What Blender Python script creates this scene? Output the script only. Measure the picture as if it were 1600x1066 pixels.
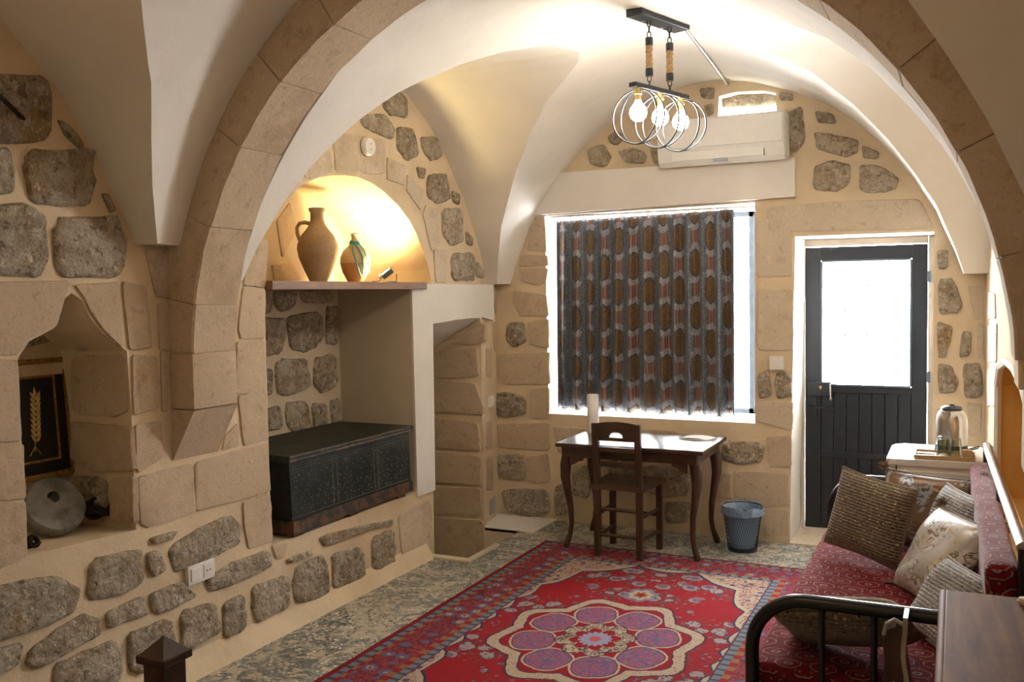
import bpy, bmesh, math, random
import numpy as np
from mathutils import Vector, Matrix, noise
from mathutils.geometry import tessellate_polygon
for o in list(bpy.data.objects): bpy.data.objects.remove(o)
SC = bpy.context.scene; COL = SC.collection
random.seed(7)
PI = math.pi

# ------------------------------------------------------------------ camera
CAM_H = 1.62; FPX = 1450.0
YAW, PITCH, ROLL = math.radians(25.75), math.radians(2.87), math.radians(-.846)
def cam_axes():
    cy, sy = math.cos(YAW), math.sin(YAW); cp, sp = math.cos(PITCH), math.sin(PITCH); cr, sr = math.cos(ROLL), math.sin(ROLL)
    f = Vector((-sy, cy, 0)); r = Vector((cy, sy, 0)); u = Vector((0, 0, 1))
    f2 = cp*f - sp*u; u2 = sp*f + cp*u
    return cr*r + sr*u2, -sr*r + cr*u2, f2
RGT, UPV, FWD = cam_axes()
CPOS = Vector((0, 0, CAM_H))
cd = bpy.data.cameras.new('camera'); cam = bpy.data.objects.new('camera', cd); COL.objects.link(cam)
cam.matrix_world = Matrix.Translation(CPOS) @ Matrix((RGT, UPV, -FWD)).transposed().to_4x4()
cd.sensor_fit = 'HORIZONTAL'; cd.sensor_width = 36; cd.lens = 36*FPX/1600; cd.clip_start = .02
SC.camera = cam
def ray(x, y): return RGT*((x-800)/FPX) - UPV*((y-533)/FPX) + FWD
def onz(x, y, z=0): d = ray(x, y); return CPOS + d*((z-CAM_H)/d.z)
def ony(x, y, Y): d = ray(x, y); return CPOS + d*(Y/d.y)
def onx(x, y, X): d = ray(x, y); return CPOS + d*(X/d.x)

# ------------------------------------------------------------------ light
SC.view_settings.view_transform = 'Standard'; SC.view_settings.look = 'None'
SC.view_settings.gamma = 1; SC.view_settings.use_curve_mapping = False
SC.view_settings.exposure = 0.75
W = bpy.data.worlds.new('sky'); SC.world = W; W.use_nodes = True
W.node_tree.nodes['Background'].inputs[0].default_value = (.93, .97, 1, 1)
W.node_tree.nodes['Background'].inputs[1].default_value = 50.0
def portal(name, loc, sx, sz):
    l = bpy.data.lights.new(name, 'AREA'); l.shape = 'RECTANGLE'; l.size = sx; l.size_y = sz
    l.cycles.is_portal = True
    o = bpy.data.objects.new(name, l); COL.objects.link(o); o.location = loc; o.rotation_euler = (-PI/2, 0, 0)
    return o
portal('daylight_window', (-1.9, 6.62, 1.47), 1.5, 1.5)
portal('daylight_door', (-.55, 6.72, 1.4), .75, 1.1)
portal('daylight_vent', (-1.23, 6.62, 2.75), .4, .35)
def point(name, loc, power, col, r=.03, parent=None):
    l = bpy.data.lights.new(name, 'POINT'); l.energy = power; l.color = col; l.shadow_soft_size = r
    o = bpy.data.objects.new(name, l); COL.objects.link(o); o.location = loc
    return o

# ------------------------------------------------------------------ node helpers
class V:
    """wraps a float socket; operators add Math nodes"""
    def __init__(s, nt, so): s.nt = nt; s.s = so
    def _m(s, op, *a):
        n = s.nt.nodes.new('ShaderNodeMath'); n.operation = op
        for i, v in enumerate((s,)+a):
            if isinstance(v, V): s.nt.links.new(v.s, n.inputs[i])
            else: n.inputs[i].default_value = v
        return V(s.nt, n.outputs[0])
    def _r(s, op, o):
        c = s.nt.nodes.new('ShaderNodeValue'); c.outputs[0].default_value = o
        return V(s.nt, c.outputs[0])._m(op, s)
    def __add__(s, o): return s._m('ADD', o)
    __radd__ = __add__
    def __sub__(s, o): return s._m('SUBTRACT', o)
    def __rsub__(s, o): return s._r('SUBTRACT', o)
    def __mul__(s, o): return s._m('MULTIPLY', o)
    __rmul__ = __mul__
    def __truediv__(s, o): return s._m('DIVIDE', o)
    def __neg__(s): return s*-1
    def abs(s): return s._m('ABSOLUTE')
    def lt(s, o): return s._m('LESS_THAN', o)
    def gt(s, o): return s._m('GREATER_THAN', o)
    def mod(s, o): return s._m('FLOORED_MODULO', o)
    def pp(s, o): return s._m('PINGPONG', o)
    def sin(s): return s._m('SINE')
    def cos(s): return s._m('COSINE')
    def max(s, o): return s._m('MAXIMUM', o)
    def min(s, o): return s._m('MINIMUM', o)
    def floor(s): return s._m('FLOOR')
    def sqrt(s): return s._m('SQRT')
    def atan2(s, o): return s._m('ARCTAN2', o)
    def pow(s, o): return s._m('POWER', o)
    def ss(s, a, b):
        n = s.nt.nodes.new('ShaderNodeMapRange'); n.interpolation_type = 'SMOOTHSTEP'
        s.nt.links.new(s.s, n.inputs[0]); n.inputs[1].default_value = a; n.inputs[2].default_value = b
        return V(s.nt, n.outputs[0])
class MT:
    """material under construction"""
    def __init__(s, name, rough=.8, spec=.3):
        s.m = bpy.data.materials.new(name); s.m.use_nodes = True; s.nt = s.m.node_tree
        s.b = s.nt.nodes['Principled BSDF']; s.b.inputs['Roughness'].default_value = rough
        s.b.inputs['Specular IOR Level'].default_value = spec
        s.tc = s.nt.nodes.new('ShaderNodeTexCoord'); s.co = s.tc.outputs['Object']
    def n(s, t): return s.nt.nodes.new('ShaderNode'+t)
    def put(s, v, i):
        if isinstance(v, V): s.nt.links.new(v.s, i)
        elif hasattr(v, 'is_linked') or hasattr(v, 'node'): s.nt.links.new(v, i)
        elif isinstance(v, (tuple, list)) and len(v) == 3 and i.type == 'RGBA': i.default_value = (*v, 1)
        else: i.default_value = v
    def xyz(s, co=None):
        n = s.n('SeparateXYZ'); s.nt.links.new(co or s.co, n.inputs[0]); return [V(s.nt, o) for o in n.outputs]
    def vec(s, x, y, z=0.):
        n = s.n('CombineXYZ')
        for i, v in enumerate((x, y, z)): s.put(v, n.inputs[i])
        return n.outputs[0]
    def scale(s, sx, sy, sz, co=None):
        n = s.n('Mapping'); s.nt.links.new(co or s.co, n.inputs[0]); n.inputs['Scale'].default_value = (sx, sy, sz); return n.outputs[0]
    def noise(s, sc, det=4, rough=.55, dist=0, co=None):
        n = s.n('TexNoise'); s.nt.links.new(co or s.co, n.inputs['Vector'])
        n.inputs['Scale'].default_value = sc; n.inputs['Detail'].default_value = det; n.inputs['Roughness'].default_value = rough; n.inputs['Distortion'].default_value = dist
        return V(s.nt, n.outputs[0])
    def voro(s, sc, feat='F1', rnd=1, co=None, out=0):
        n = s.n('TexVoronoi'); s.nt.links.new(co or s.co, n.inputs['Vector']); n.feature = feat
        n.inputs['Scale'].default_value = sc; n.inputs['Randomness'].default_value = rnd
        return V(s.nt, n.outputs[out]) if out == 0 else n.outputs[out]
    def rnd(s):
        n = s.n('ObjectInfo'); return V(s.nt, n.outputs['Random'])
    def mix(s, f, a, b, mode='MIX'):
        n = s.n('Mix'); n.data_type = 'RGBA'; n.blend_type = mode
        s.put(f, n.inputs[0]); s.put(a, n.inputs[6]); s.put(b, n.inputs[7]); return n.outputs[2]
    def ramp(s, f, stops):
        n = s.n('ValToRGB'); s.put(f, n.inputs[0]); e = n.color_ramp.elements
        while len(e) < len(stops): e.new(.5)
        for k, (p, c) in zip(e, stops): k.position = p; k.color = (*c, 1)
        return n.outputs[0]
    def color(s, c): s.put(c, s.b.inputs['Base Color'])
    def bump(s, h, st=.3, dist=.01):
        n = s.n('Bump'); s.put(h, n.inputs['Height']); n.inputs['Strength'].default_value = st; n.inputs['Distance'].default_value = dist
        s.nt.links.new(n.outputs[0], s.b.inputs['Normal'])
def plain(name, c, rough=.5, metal=0, spec=.4, var=.12, sc=18, bump=0, **kw):
    t = MT(name, rough, spec); nz = t.noise(sc, 5)
    t.color(t.ramp(nz, [(.3, tuple(v*(1-var) for v in c)), (.7, tuple(min(1, v*(1+var)) for v in c))]))
    t.b.inputs['Metallic'].default_value = metal
    if bump: t.bump(t.noise(sc*4, 4), bump, .004)
    for k, v in kw.items(): t.b.inputs[k.replace('_', ' ')].default_value = v
    return t.m

# ------------------------------------------------------------------ materials of the room
def m_mortar(name, c):
    t = MT(name, .95, .1); a = t.noise(3, 5); b = t.noise(40, 6, .65)
    col = t.ramp(a, [(.3, tuple(v*.86 for v in c)), (.55, c), (.8, tuple(min(1, v*1.08) for v in c))])
    col = t.mix(b.ss(.55, .8)*.35, col, tuple(v*.72 for v in c)); t.color(col)
    t.bump(t.noise(14, 6, .6)+t.noise(120, 3)*.25, .45, .012); return t.m
def m_rough():
    t = MT('weathered_limestone', .95, .12); r = t.rnd()
    a = t.noise(11, 5, .6, .6); b = t.noise(95, 4, .65); c = t.noise(30, 6, .72, .5)
    base = t.mix(r, (.50, .42, .315), (.70, .60, .45))
    col = t.mix(a.ss(.40, .62), base, t.mix(r, (.35, .29, .215), (.50, .39, .26)))
    col = t.mix(t.noise(6, 3).ss(.55, .70)*.75, col, (.44, .285, .13))
    col = t.mix(c.ss(.51, .62)*.85, col, (.74, .67, .55))
    col = t.mix(b.ss(.57, .70)*.7, col, (.80, .75, .66))
    col = t.mix(t.noise(25, 6, .72, .5).ss(.55, .64)*.75, col, (.17, .125, .085))
    col = t.mix(t.noise(120, 3).ss(.60, .70)*.6, col, (.14, .10, .07)); t.color(col)
    t.bump(t.noise(22, 8, .72, .6)+t.noise(80, 4)*.35-t.voro(34)*.4, 1.0, .035); return t.m
def m_dressed(name, c1, c2):
    t = MT(name, .92, .12); r = t.rnd(); a = t.noise(4, 6, .6, .3); b = t.noise(70, 5, .7)
    col = t.mix(a.ss(.35, .7), t.mix(r, c1, tuple(v*.9 for v in c1)), t.mix(r, c2, c1))
    col = t.mix(b.ss(.56, .70)*.55, col, tuple(v*.55 for v in c2)); col = t.mix(t.noise(12, 6, .7, .5).ss(.54, .66)*.4, col, tuple(v*.68 for v in c2)); col = t.mix(t.noise(26, 5, .7).ss(.58, .68)*.4, col, tuple(min(1, v*1.25) for v in c1))
    col = t.mix(t.noise(18, 4).ss(.62, .72)*.45, col, (.36, .24, .13)); t.color(col)
    t.bump(t.noise(7, 8, .72)+t.noise(150, 3)*.2+t.noise(50, 3, co=t.scale(1, 1, 4))*.15, .55, .016); return t.m
def m_plaster(name, c):
    t = MT(name, .92, .12); a = t.noise(2.2, 5, .6)
    t.color(t.ramp(a, [(.25, tuple(v*.9 for v in c)), (.6, c), (.85, tuple(min(1, v*1.05) for v in c))]))
    t.bump(t.noise(5, 5, .5, .2)+t.noise(60, 3)*.12, .3, .015); return t.m
def m_terrazzo():
    t = MT('terrazzo', .42, .4); big = t.noise(3.2, 5, .6, 1.6); sw = t.noise(6, 6, .6, 2.5)
    col = t.mix(t.noise(20, 4), (.46, .40, .31), (.60, .53, .42))
    col = t.mix((sw-.5).abs().ss(.10, .01)*big.ss(.34, .52)*.95, col, (.10, .125, .13))
    col = t.mix(t.noise(9, 6, .7, 1.5).ss(.51, .62)*.7, col, (.17, .20, .195))
    v = t.voro(50);
    sp = t.n('SeparateColor'); t.nt.links.new(t.voro(50, out=1), sp.inputs[0]); cr, cg = V(t.nt, sp.outputs[0]), V(t.nt, sp.outputs[1])
    chip = v.lt(.34)
    col = t.mix(chip*cr.gt(.62), col, (.06, .055, .05)); col = t.mix(chip*cr.lt(.12), col, (.36, .17, .07)); col = t.mix(chip*cg.gt(.85), col, (.8, .74, .62))
    t.color(col); t.bump(t.noise(30, 3), .08, .004); return t.m
MORTAR = m_mortar('lime_mortar', (.71, .575, .395))
ROUGH = m_rough()
DRESS = m_dressed('dressed_limestone', (.60, .475, .34), (.45, .34, .23))
PALE = m_dressed('pale_limestone', (.66, .55, .415), (.52, .42, .30))
WHITE = m_plaster('white_lime_plaster', (.83, .785, .715))
PAINT = m_plaster('white_painted_plaster', (.80, .76, .70))
CREAM = m_plaster('beige_plaster', (.66, .56, .42))
TERR = m_terrazzo()

# ------------------------------------------------------------------ mesh helpers
def tag(o, label=None, cat=None, group=None, kind=None):
    if label: o['label'] = label
    if cat: o['category'] = cat
    if group: o['group'] = group
    if kind: o['kind'] = kind
    return o
def empty(name, loc, rz=0, label=None, cat=None, group=None):
    o = bpy.data.objects.new(name, None); COL.objects.link(o); o.empty_display_size = .1
    o.location = loc; o.rotation_euler = (0, 0, rz); tag(o, label, cat, group); o['_m'] = 1; del o['_m']
    return o
def link(name, me, mat, parent=None, world=False):
    o = bpy.data.objects.new(name, me); COL.objects.link(o)
    if mat: me.materials.append(mat) if not me.materials else None
    if parent is not None:
        o.parent = parent
        if world:
            m = Matrix.LocRotScale(parent.location, parent.rotation_euler, parent.scale)
            if parent.parent is not None:
                p = parent.parent; m = Matrix.LocRotScale(p.location, p.rotation_euler, p.scale) @ parent.matrix_parent_inverse @ m
            o.matrix_parent_inverse = m.inverted()
    return o
class MB:
    def __init__(s): s.v = []; s.f = []
    def add(s, vs, fs, M=None):
        b = len(s.v)
        s.v += [tuple(M @ Vector(p)) if M is not None else tuple(p) for p in vs]
        s.f += [tuple(b+i for i in f) for f in fs]; return s
    def box(s, x0, x1, y0, y1, z0, z1, M=None, bev=0):
        if bev <= 0:
            vs = [(x, y, z) for x in (x0, x1) for y in (y0, y1) for z in (z0, z1)]
            return s.add(vs, [(0, 1, 3, 2), (4, 6, 7, 5), (0, 4, 5, 1), (2, 3, 7, 6), (0, 2, 6, 4), (1, 5, 7, 3)], M)
        bm = bmesh.new(); bmesh.ops.create_cube(bm, size=1)
        for q in bm.verts: q.co = Vector(((x0+x1)/2+q.co.x*(x1-x0), (y0+y1)/2+q.co.y*(y1-y0), (z0+z1)/2+q.co.z*(z1-z0)))
        bmesh.ops.bevel(bm, geom=list(bm.edges), offset=bev, segments=2, affect='EDGES', profile=.6)
        bm.verts.index_update(); r = s.add([q.co[:] for q in bm.verts], [[q.index for q in f.verts] for f in bm.faces], M); bm.free(); return r
    def tube(s, path, r, n=10, cap=True, closed=False, M=None):
        P = [Vector(p) for p in path]; k = len(P); rs = r if isinstance(r, (list, tuple)) else [r]*k
        vs = []; up = None
        for i, p in enumerate(P):
            if closed: t = P[(i+1) % k]-P[i-1]
            else: t = P[min(i+1, k-1)]-P[max(i-1, 0)]
            t.normalize()
            if up is None: up = Vector((0, 0, 1)) if abs(t.z) < .9 else Vector((1, 0, 0))
            a = t.cross(up)
            if a.length < 1e-4: a = t.orthogonal()
            a.normalize(); b = a.cross(t); up = b
            vs += [p+(a*math.cos(2*PI*j/n)+b*math.sin(2*PI*j/n))*rs[i] for j in range(n)]
        fs = []
        for i in range(k if closed else k-1):
            i2 = (i+1) % k
            fs += [(i*n+j, i2*n+j, i2*n+(j+1) % n, i*n+(j+1) % n)[::-1] for j in range(n)]
        if cap and not closed: fs += [tuple(range(n)), tuple((k-1)*n+j for j in range(n))[::-1]]
        return s.add(vs, fs, M)
    def lathe(s, prof, n=28, M=None):
        vs = []; k = len(prof)
        for r, z in prof: vs += [(r*math.cos(2*PI*j/n), r*math.sin(2*PI*j/n), z) for j in range(n)]
        fs = [(i*n+j, i*n+(j+1) % n, (i+1)*n+(j+1) % n, (i+1)*n+j) for i in range(k-1) for j in range(n)]
        if prof[0][0] > 1e-5: fs.append(tuple(range(n))[::-1])
        if prof[-1][0] > 1e-5: fs.append(tuple((k-1)*n+j for j in range(n)))
        return s.add(vs, fs, M)
    def prism(s, poly, d, M=None):
        """poly in xy, extruded 0..d in z (convex or concave)"""
        k = len(poly); vs = [(x, y, 0) for x, y in poly]+[(x, y, d) for x, y in poly]
        tr = tessellate_polygon([[Vector((x, y, 0)) for x, y in poly]])
        A = sum(poly[i-1][0]*poly[i][1]-poly[i][0]*poly[i-1][1] for i in range(k))
        fs = []
        for t in tr:
            a, b, c = t; ar = (poly[b][0]-poly[a][0])*(poly[c][1]-poly[a][1])-(poly[b][1]-poly[a][1])*(poly[c][0]-poly[a][0])
            t = t if ar > 0 else t[::-1]
            fs.append(tuple(i+k for i in t)); fs.append(tuple(t[::-1]))
        for i in range(k):
            j = (i+1) % k; q = (i, j, j+k, i+k); fs.append(q if A > 0 else q[::-1])
        return s.add(vs, fs, M)
    def build(s, name, mat, parent=None, smooth=None, world=False):
        me = bpy.data.meshes.new(name); me.from_pydata(s.v, [], s.f); me.validate(); me.update()
        if smooth is not None:
            me.polygons.foreach_set('use_smooth', [True]*len(me.polygons))
            if smooth < 180: me.set_sharp_from_angle(angle=math.radians(smooth))
        return link(name, me, mat, parent, world)
def struct(o): o['kind'] = 'structure'; return o

# ------------------------------------------------------------------ dimensions (metres)
XL, YB = -2.97, 6.05
RC = Vector((-1.35, 0, 1.34)); R_IN, R_OUT, RY0, RY1 = 1.49, 1.66, 2.86, 3.12
def XR(y): return .14+(YB-y)/(YB-3.12)*.09
class Plane:
    def __init__(s, O, U, Vv): s.O, s.U, s.V = Vector(O), Vector(U).normalized(), Vector(Vv).normalized(); s.N = s.U.cross(s.V)
    def px(s, x, y):
        d = ray(x, y); t = (s.O-CPOS).dot(s.N)/d.dot(s.N); p = CPOS+d*t-s.O; return (p.dot(s.U), p.dot(s.V))
    def at(s, u, v, d=0): return s.O+s.U*u+s.V*v+s.N*d
PL = Plane((XL, 0, 0), (0, 1, 0), (0, 0, 1))            # left wall, normal +x
PB = Plane((0, YB, 0), (1, 0, 0), (0, 0, 1))            # back wall, normal -y
PR = Plane((XR(YB), YB, 0), (XR(3.12)-XR(YB), 3.12-YB, 0), (0, 0, 1))
PA = Plane((-3.5, 0, 0), (0, 1, 0), (0, 0, 1))          # alcove back
PJ = Plane((0, 5.667, 0), (1, 0, 0), (0, 0, 1))         # passage far jamb
PN = Plane((0, 2.65, 0), (1, 0, 0), (0, 0, 1))          # small niche jamb
PK = Plane((-3.35, 0, 0), (0, 1, 0), (0, 0, 1))         # small niche back
def holed(plane, outer, holes, mb, d=0, flip=False):
    loops = [outer]+holes; pts = [p for l in loops for p in l]
    tr = tessellate_polygon([[Vector((u, v, 0)) for u, v in l] for l in loops])
    fs = []
    for a, b, c in tr:
        ar = (pts[b][0]-pts[a][0])*(pts[c][1]-pts[a][1])-(pts[b][1]-pts[a][1])*(pts[c][0]-pts[a][0])
        fs.append((a, b, c) if (ar > 0) != flip else (a, c, b))
    mb.add([plane.at(u, v, d) for u, v in pts], fs)
def reveal(plane, loop, depth, mb, close=True):
    """walls going back from a hole's outline, and optionally the back face"""
    k = len(loop); vs = [plane.at(u, v, 0) for u, v in loop]+[plane.at(u, v, -depth) for u, v in loop]
    A = sum(loop[i-1][0]*loop[i][1]-loop[i][0]*loop[i-1][1] for i in range(k))
    fs = [((i, (i+1) % k, (i+1) % k+k, i+k) if A < 0 else (i, i+k, (i+1) % k+k, (i+1) % k)) for i in range(k)]
    mb.add(vs, fs)
    if close: holed(plane, loop, [], mb, -depth)
def stone(parent, plane, pts, mat=None, h=.016, rough=1.0, px=True, soft=None, name='stone'):
    mat = mat or ROUGH; dressed = mat is not ROUGH
    uv = [plane.px(*p) for p in pts] if px else list(pts)
    A = sum(uv[i-1][0]*uv[i][1]-uv[i][0]*uv[i-1][1] for i in range(len(uv)))
    if A < 0: uv.reverse()
    q = soft if soft is not None else (.055 if dressed else .13)
    for it in range(2):
        out = []
        for i in range(len(uv)):
            a, b = uv[i], uv[(i+1) % len(uv)]
            out += [(a[0]+(b[0]-a[0])*q, a[1]+(b[1]-a[1])*q), (a[0]+(b[0]-a[0])*(1-q), a[1]+(b[1]-a[1])*(1-q))]
        uv = out
    n = len(uv); cu = sum(p[0] for p in uv)/n; cv = sum(p[1] for p in uv)/n
    gr = 1+min(.08, .008/max(.02, math.sqrt(abs(A)/2)))
    uv = [(cu+(p[0]-cu)*gr, cv+(p[1]-cv)*gr) for p in uv]
    size = math.sqrt(abs(A)/2); sd = random.random()*50
    if dressed: h *= .65
    amp = (.012 if not dressed else .003)*rough*min(1, size/.15)
    rings = [(1.0, -.02), (1.0, .5), (.985, .95), (.93, 1.0), (.72, 1.0), (.45, 1.0), (.2, 1.0)] if dressed else [(1.0, -.02), (.995, .2), (.965, .65), (.9, .95), (.76, 1.05), (.58, 1.1), (.38, 1.1), (.18, 1.05)]
    while n < 26:                      # finer outline
        k = max(range(n), key=lambda i: (uv[i][0]-uv[(i+1) % n][0])**2+(uv[i][1]-uv[(i+1) % n][1])**2); p, q2 = uv[k], uv[(k+1) % n]
        uv.insert(k+1, ((p[0]+q2[0])/2, (p[1]+q2[1])/2)); n += 1
    vs, fs = [], []
    for ri, (sc, hh) in enumerate(rings):
        for p in uv:
            du, dv = p[0]-cu, p[1]-cv
            jit = 1+(noise.noise(Vector((p[0]*22+sd, p[1]*22, 3)))*(.13 if not dressed else .05))*rough
            u, v = cu+du*sc*jit, cv+dv*sc*jit
            d = hh*h if ri else hh
            if ri > 1: d += noise.noise(Vector((u*14+sd, v*14, 0)))*amp+noise.noise(Vector((u*40, v*40, sd)))*amp*.5
            vs.append(plane.at(u, v, d))
    for ri in range(len(rings)-1):
        fs += [(ri*n+i, ri*n+(i+1) % n, (ri+1)*n+(i+1) % n, (ri+1)*n+i) for i in range(n)]
    vs.append(plane.at(cu, cv, h*1.05)); c = len(vs)-1; b = (len(rings)-1)*n
    fs += [(b+i, b+(i+1) % n, c) for i in range(n)]
    mb = MB(); mb.add(vs, fs); return mb.build(name, mat, parent, smooth=55)
def stones(parent, plane, groups):
    for mat, h, lst in groups:
        for pts in lst: stone(parent, plane, pts, mat, h)

# ================================================================== THE ROOM
# ---- left wall, with its openings cut out
NICHE = [PL.px(*p) for p in ((41, 869), (34, 700), (27, 562), (45, 534), (84, 513), (97, 470), (112, 458), (128, 469), (140, 496), (160, 521), (198, 549), (205, 640), (213, 828))]
ARCH = [(5.019, 1.692), (4.99, 1.78), (4.912, 1.904), (4.85, 1.99), (4.771, 2.07), (4.65, 2.15), (4.501, 2.217), (4.38, 2.255), (4.252, 2.274), (4.13, 2.272), (4.021, 2.259), (3.9, 2.235), (3.78, 2.192), (3.605, 2.097), (3.52, 2.03), (3.462, 1.96)]
ALC = [(3.462, .43), (4.775, .43), (4.76, 1.692)]+ARCH
mb = MB()
holed(PL, [(-.55, -.6), (4.985, -.6), (4.985, .4), (4.994, 1.445), (5.667, 1.462), (5.667, 3.1), (-.55, 3.1)], [NICHE, ALC], mb)
reveal(PL, NICHE, .38, mb)
pier = Plane((XL, 5.667, 0), (-.08, .39, 0), (0, 0, 1)); pier.U = Vector((-.08, .39, 0)).normalized(); pier.N = pier.U.cross(pier.V)
holed(pier, [(0, -.6), (.41, -.6), (.41, 3.1), (0, 3.1)], [], mb)
# passage: far jamb, back and near side, sloping soffit
holed(PJ, [(-3.9, -.6), (XL, -.6), (XL, 1.462), (-3.9, .96)], [], mb)
mb.add([(-3.9, 4.985, -.6), (-3.9, 5.667, -.6), (-3.9, 5.667, 1.5), (-3.9, 4.985, 1.5)], [(0, 1, 2, 3)])
mb.add([(XL, 4.985, -.6), (-3.9, 4.985, -.6), (-3.9, 4.985, 1.5), (XL, 4.985, 1.445)], [(0, 1, 2, 3)])
wall_left = struct(mb.build('wall_left', MORTAR))
mb = MB(); reveal(PL, ALC, .53, mb); struct(mb.build('alcove_lining', CREAM, wall_left))
mb = MB(); mb.add([(XL-.004, 4.98, 1.50), (XL-.004, 5.672, 1.52), (XL-.004, 5.672, 1.46), (XL-.004, 4.98, 1.443), (-3.9, 5.672, .958), (-3.9, 4.98, .94)], [(0, 1, 2, 3), (3, 2, 4, 5)]); mb.build('sloping_soffit', PAINT, wall_left)
stones(wall_left, PL, [
 (ROUGH, .018, [
  [(-20, 118), (60, 117), (74, 132), (79, 200), (70, 222), (-20, 222)], [(-20, 232), (12, 234), (19, 260), (17, 300), (-20, 305)],
  [(32, 244), (60, 236), (140, 232), (146, 270), (140, 322), (48, 318)], [(90, 189), (105, 195), (127, 226), (122, 231), (100, 212)],
  [(-20, 322), (50, 322), (70, 340), (73, 400), (60, 430), (-20, 430)], [(85, 342), (180, 337), (193, 365), (196, 410), (180, 434), (88, 432)],
  [(157, 303), (166, 302), (177, 328), (170, 332)],
  [(-20, 920), (55, 903), (90, 899), (119, 915), (116, 956), (70, 978), (-20, 1005)], [(137, 876), (200, 860), (216, 861), (219, 915), (175, 934), (138, 938)],
  [(227, 866), (245, 860), (259, 890), (241, 901), (229, 888)], [(234, 841), (275, 829), (264, 844), (238, 851)],
  [(267, 853), (312, 825), (357, 804), (373, 816), (372, 849), (334, 869), (270, 895)], [(328, 900), (366, 877), (417, 860), (423, 885), (385, 905), (319, 929)],
  [(164, 958), (222, 930), (229, 960), (190, 972), (167, 982)], [(233, 928), (285, 909), (303, 931), (252, 959), (235, 955)],
  [(44, 1015), (85, 985), (132, 957), (155, 970), (153, 993), (58, 1045), (45, 1036)], [(84, 1040), (172, 1001), (190, 1014), (188, 1056), (165, 1085), (86, 1085)],
  [(198, 992), (265, 964), (275, 1008), (222, 1050), (201, 1049)], [(281, 957), (335, 940), (342, 988), (290, 1019), (281, 1008)],
  [(347, 944), (379, 927), (383, 983), (348, 998)], [(394, 916), (452, 898), (451, 948), (404, 971), (392, 960)],
  [(460, 884), (503, 867), (513, 889), (511, 928), (481, 943), (457, 939)], [(518, 866), (566, 854), (569, 902), (519, 926)],
  [(580, 841), (614, 826), (616, 884), (581, 896)], [(500, 838), (560, 822), (610, 812), (615, 819), (575, 828), (507, 855)],
  [(-20, 1018), (32, 1005), (26, 1038), (-20, 1062)], [(446, 874), (484, 860), (488, 866), (452, 881)],
  # lunette above the alcove
  [(553, 151), (565, 146), (564, 162), (552, 161)], [(569, 140), (588, 133), (589, 163), (575, 167)], [(597, 136), (616, 139), (632, 150), (634, 184), (612, 181), (598, 170)],
  [(523, 176), (544, 167), (553, 193), (531, 198)], [(561, 180), (600, 179), (616, 199), (609, 219), (567, 199)], [(620, 197), (646, 202), (652, 244), (634, 252), (619, 230)],
  [(657, 215), (682, 214), (689, 244), (672, 252), (659, 235)], [(650, 262), (662, 263), (661, 279), (654, 278)], [(667, 274), (698, 271), (703, 311), (684, 319), (667, 307)],
  [(705, 298), (716, 303), (716, 321), (706, 315)], [(690, 326), (720, 326), (723, 378), (703, 384), (690, 363)], [(727, 361), (736, 373), (736, 384), (728, 381)],
  [(704, 397), (740, 395), (742, 438), (706, 439)], [(744, 408), (754, 424), (753, 435), (743, 432)]]),
 (DRESS, .014, [
  [(-20, 441), (108, 441), (98, 466), (86, 509), (46, 528), (26, 552), (-20, 556)], [(117, 447), (184, 443), (188, 541), (160, 514), (140, 486), (131, 466)],
  [(190, 442), (226, 450), (236, 541), (201, 545)], [(-20, 562), (25, 564), (31, 688), (-20, 690)], [(-20, 694), (33, 694), (38, 778), (-20, 782)], [(-20, 786), (37, 783), (40, 870), (-20, 894)],
  [(206, 556), (244, 558), (248, 636), (208, 646)], [(210, 665), (250, 660), (252, 715), (214, 738)], [(215, 746), (299, 725), (303, 800), (231, 824), (218, 818)],
  [(303, 724), (375, 703), (416, 694), (420, 768), (305, 799)], [(371, 620), (413, 610), (417, 685), (380, 694)], [(351, 681), (369, 664), (371, 696), (347, 702)],
  [(379, 786), (420, 772), (424, 845), (388, 856), (380, 820)], [(379, 448), (412, 453), (412, 528), (376, 528), (371, 515)], [(369, 536), (411, 532), (414, 613), (368, 615)],
  [(392, 368), (417, 378), (413, 449), (379, 444)], [(226, 392), (277, 389), (269, 465), (243, 462)], [(246, 477), (264, 477), (262, 545), (248, 543)], [(250, 552), (262, 552), (260, 640), (252, 640)], [(424, 853), (447, 849), (443, 870), (431, 872)]]),
 (PALE, .012, [
  [(427, 290), (458, 259), (478, 282), (444, 313)], [(462, 250), (474, 232), (482, 274), (478, 279)], [(478, 231), (510, 218), (520, 268), (482, 279)], [(519, 206), (600, 219), (599, 272), (525, 268)],
  [(605, 247), (632, 259), (631, 289), (604, 280)], [(636, 274), (661, 298), (656, 328), (635, 298)], [(664, 322), (683, 330), (685, 384), (673, 391), (661, 337)], [(677, 390), (697, 393), (695, 441), (680, 440)],
  [(416, 322), (438, 312), (424, 345), (416, 350)], [(622, 806), (672, 779), (676, 856), (628, 876)]])])
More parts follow.
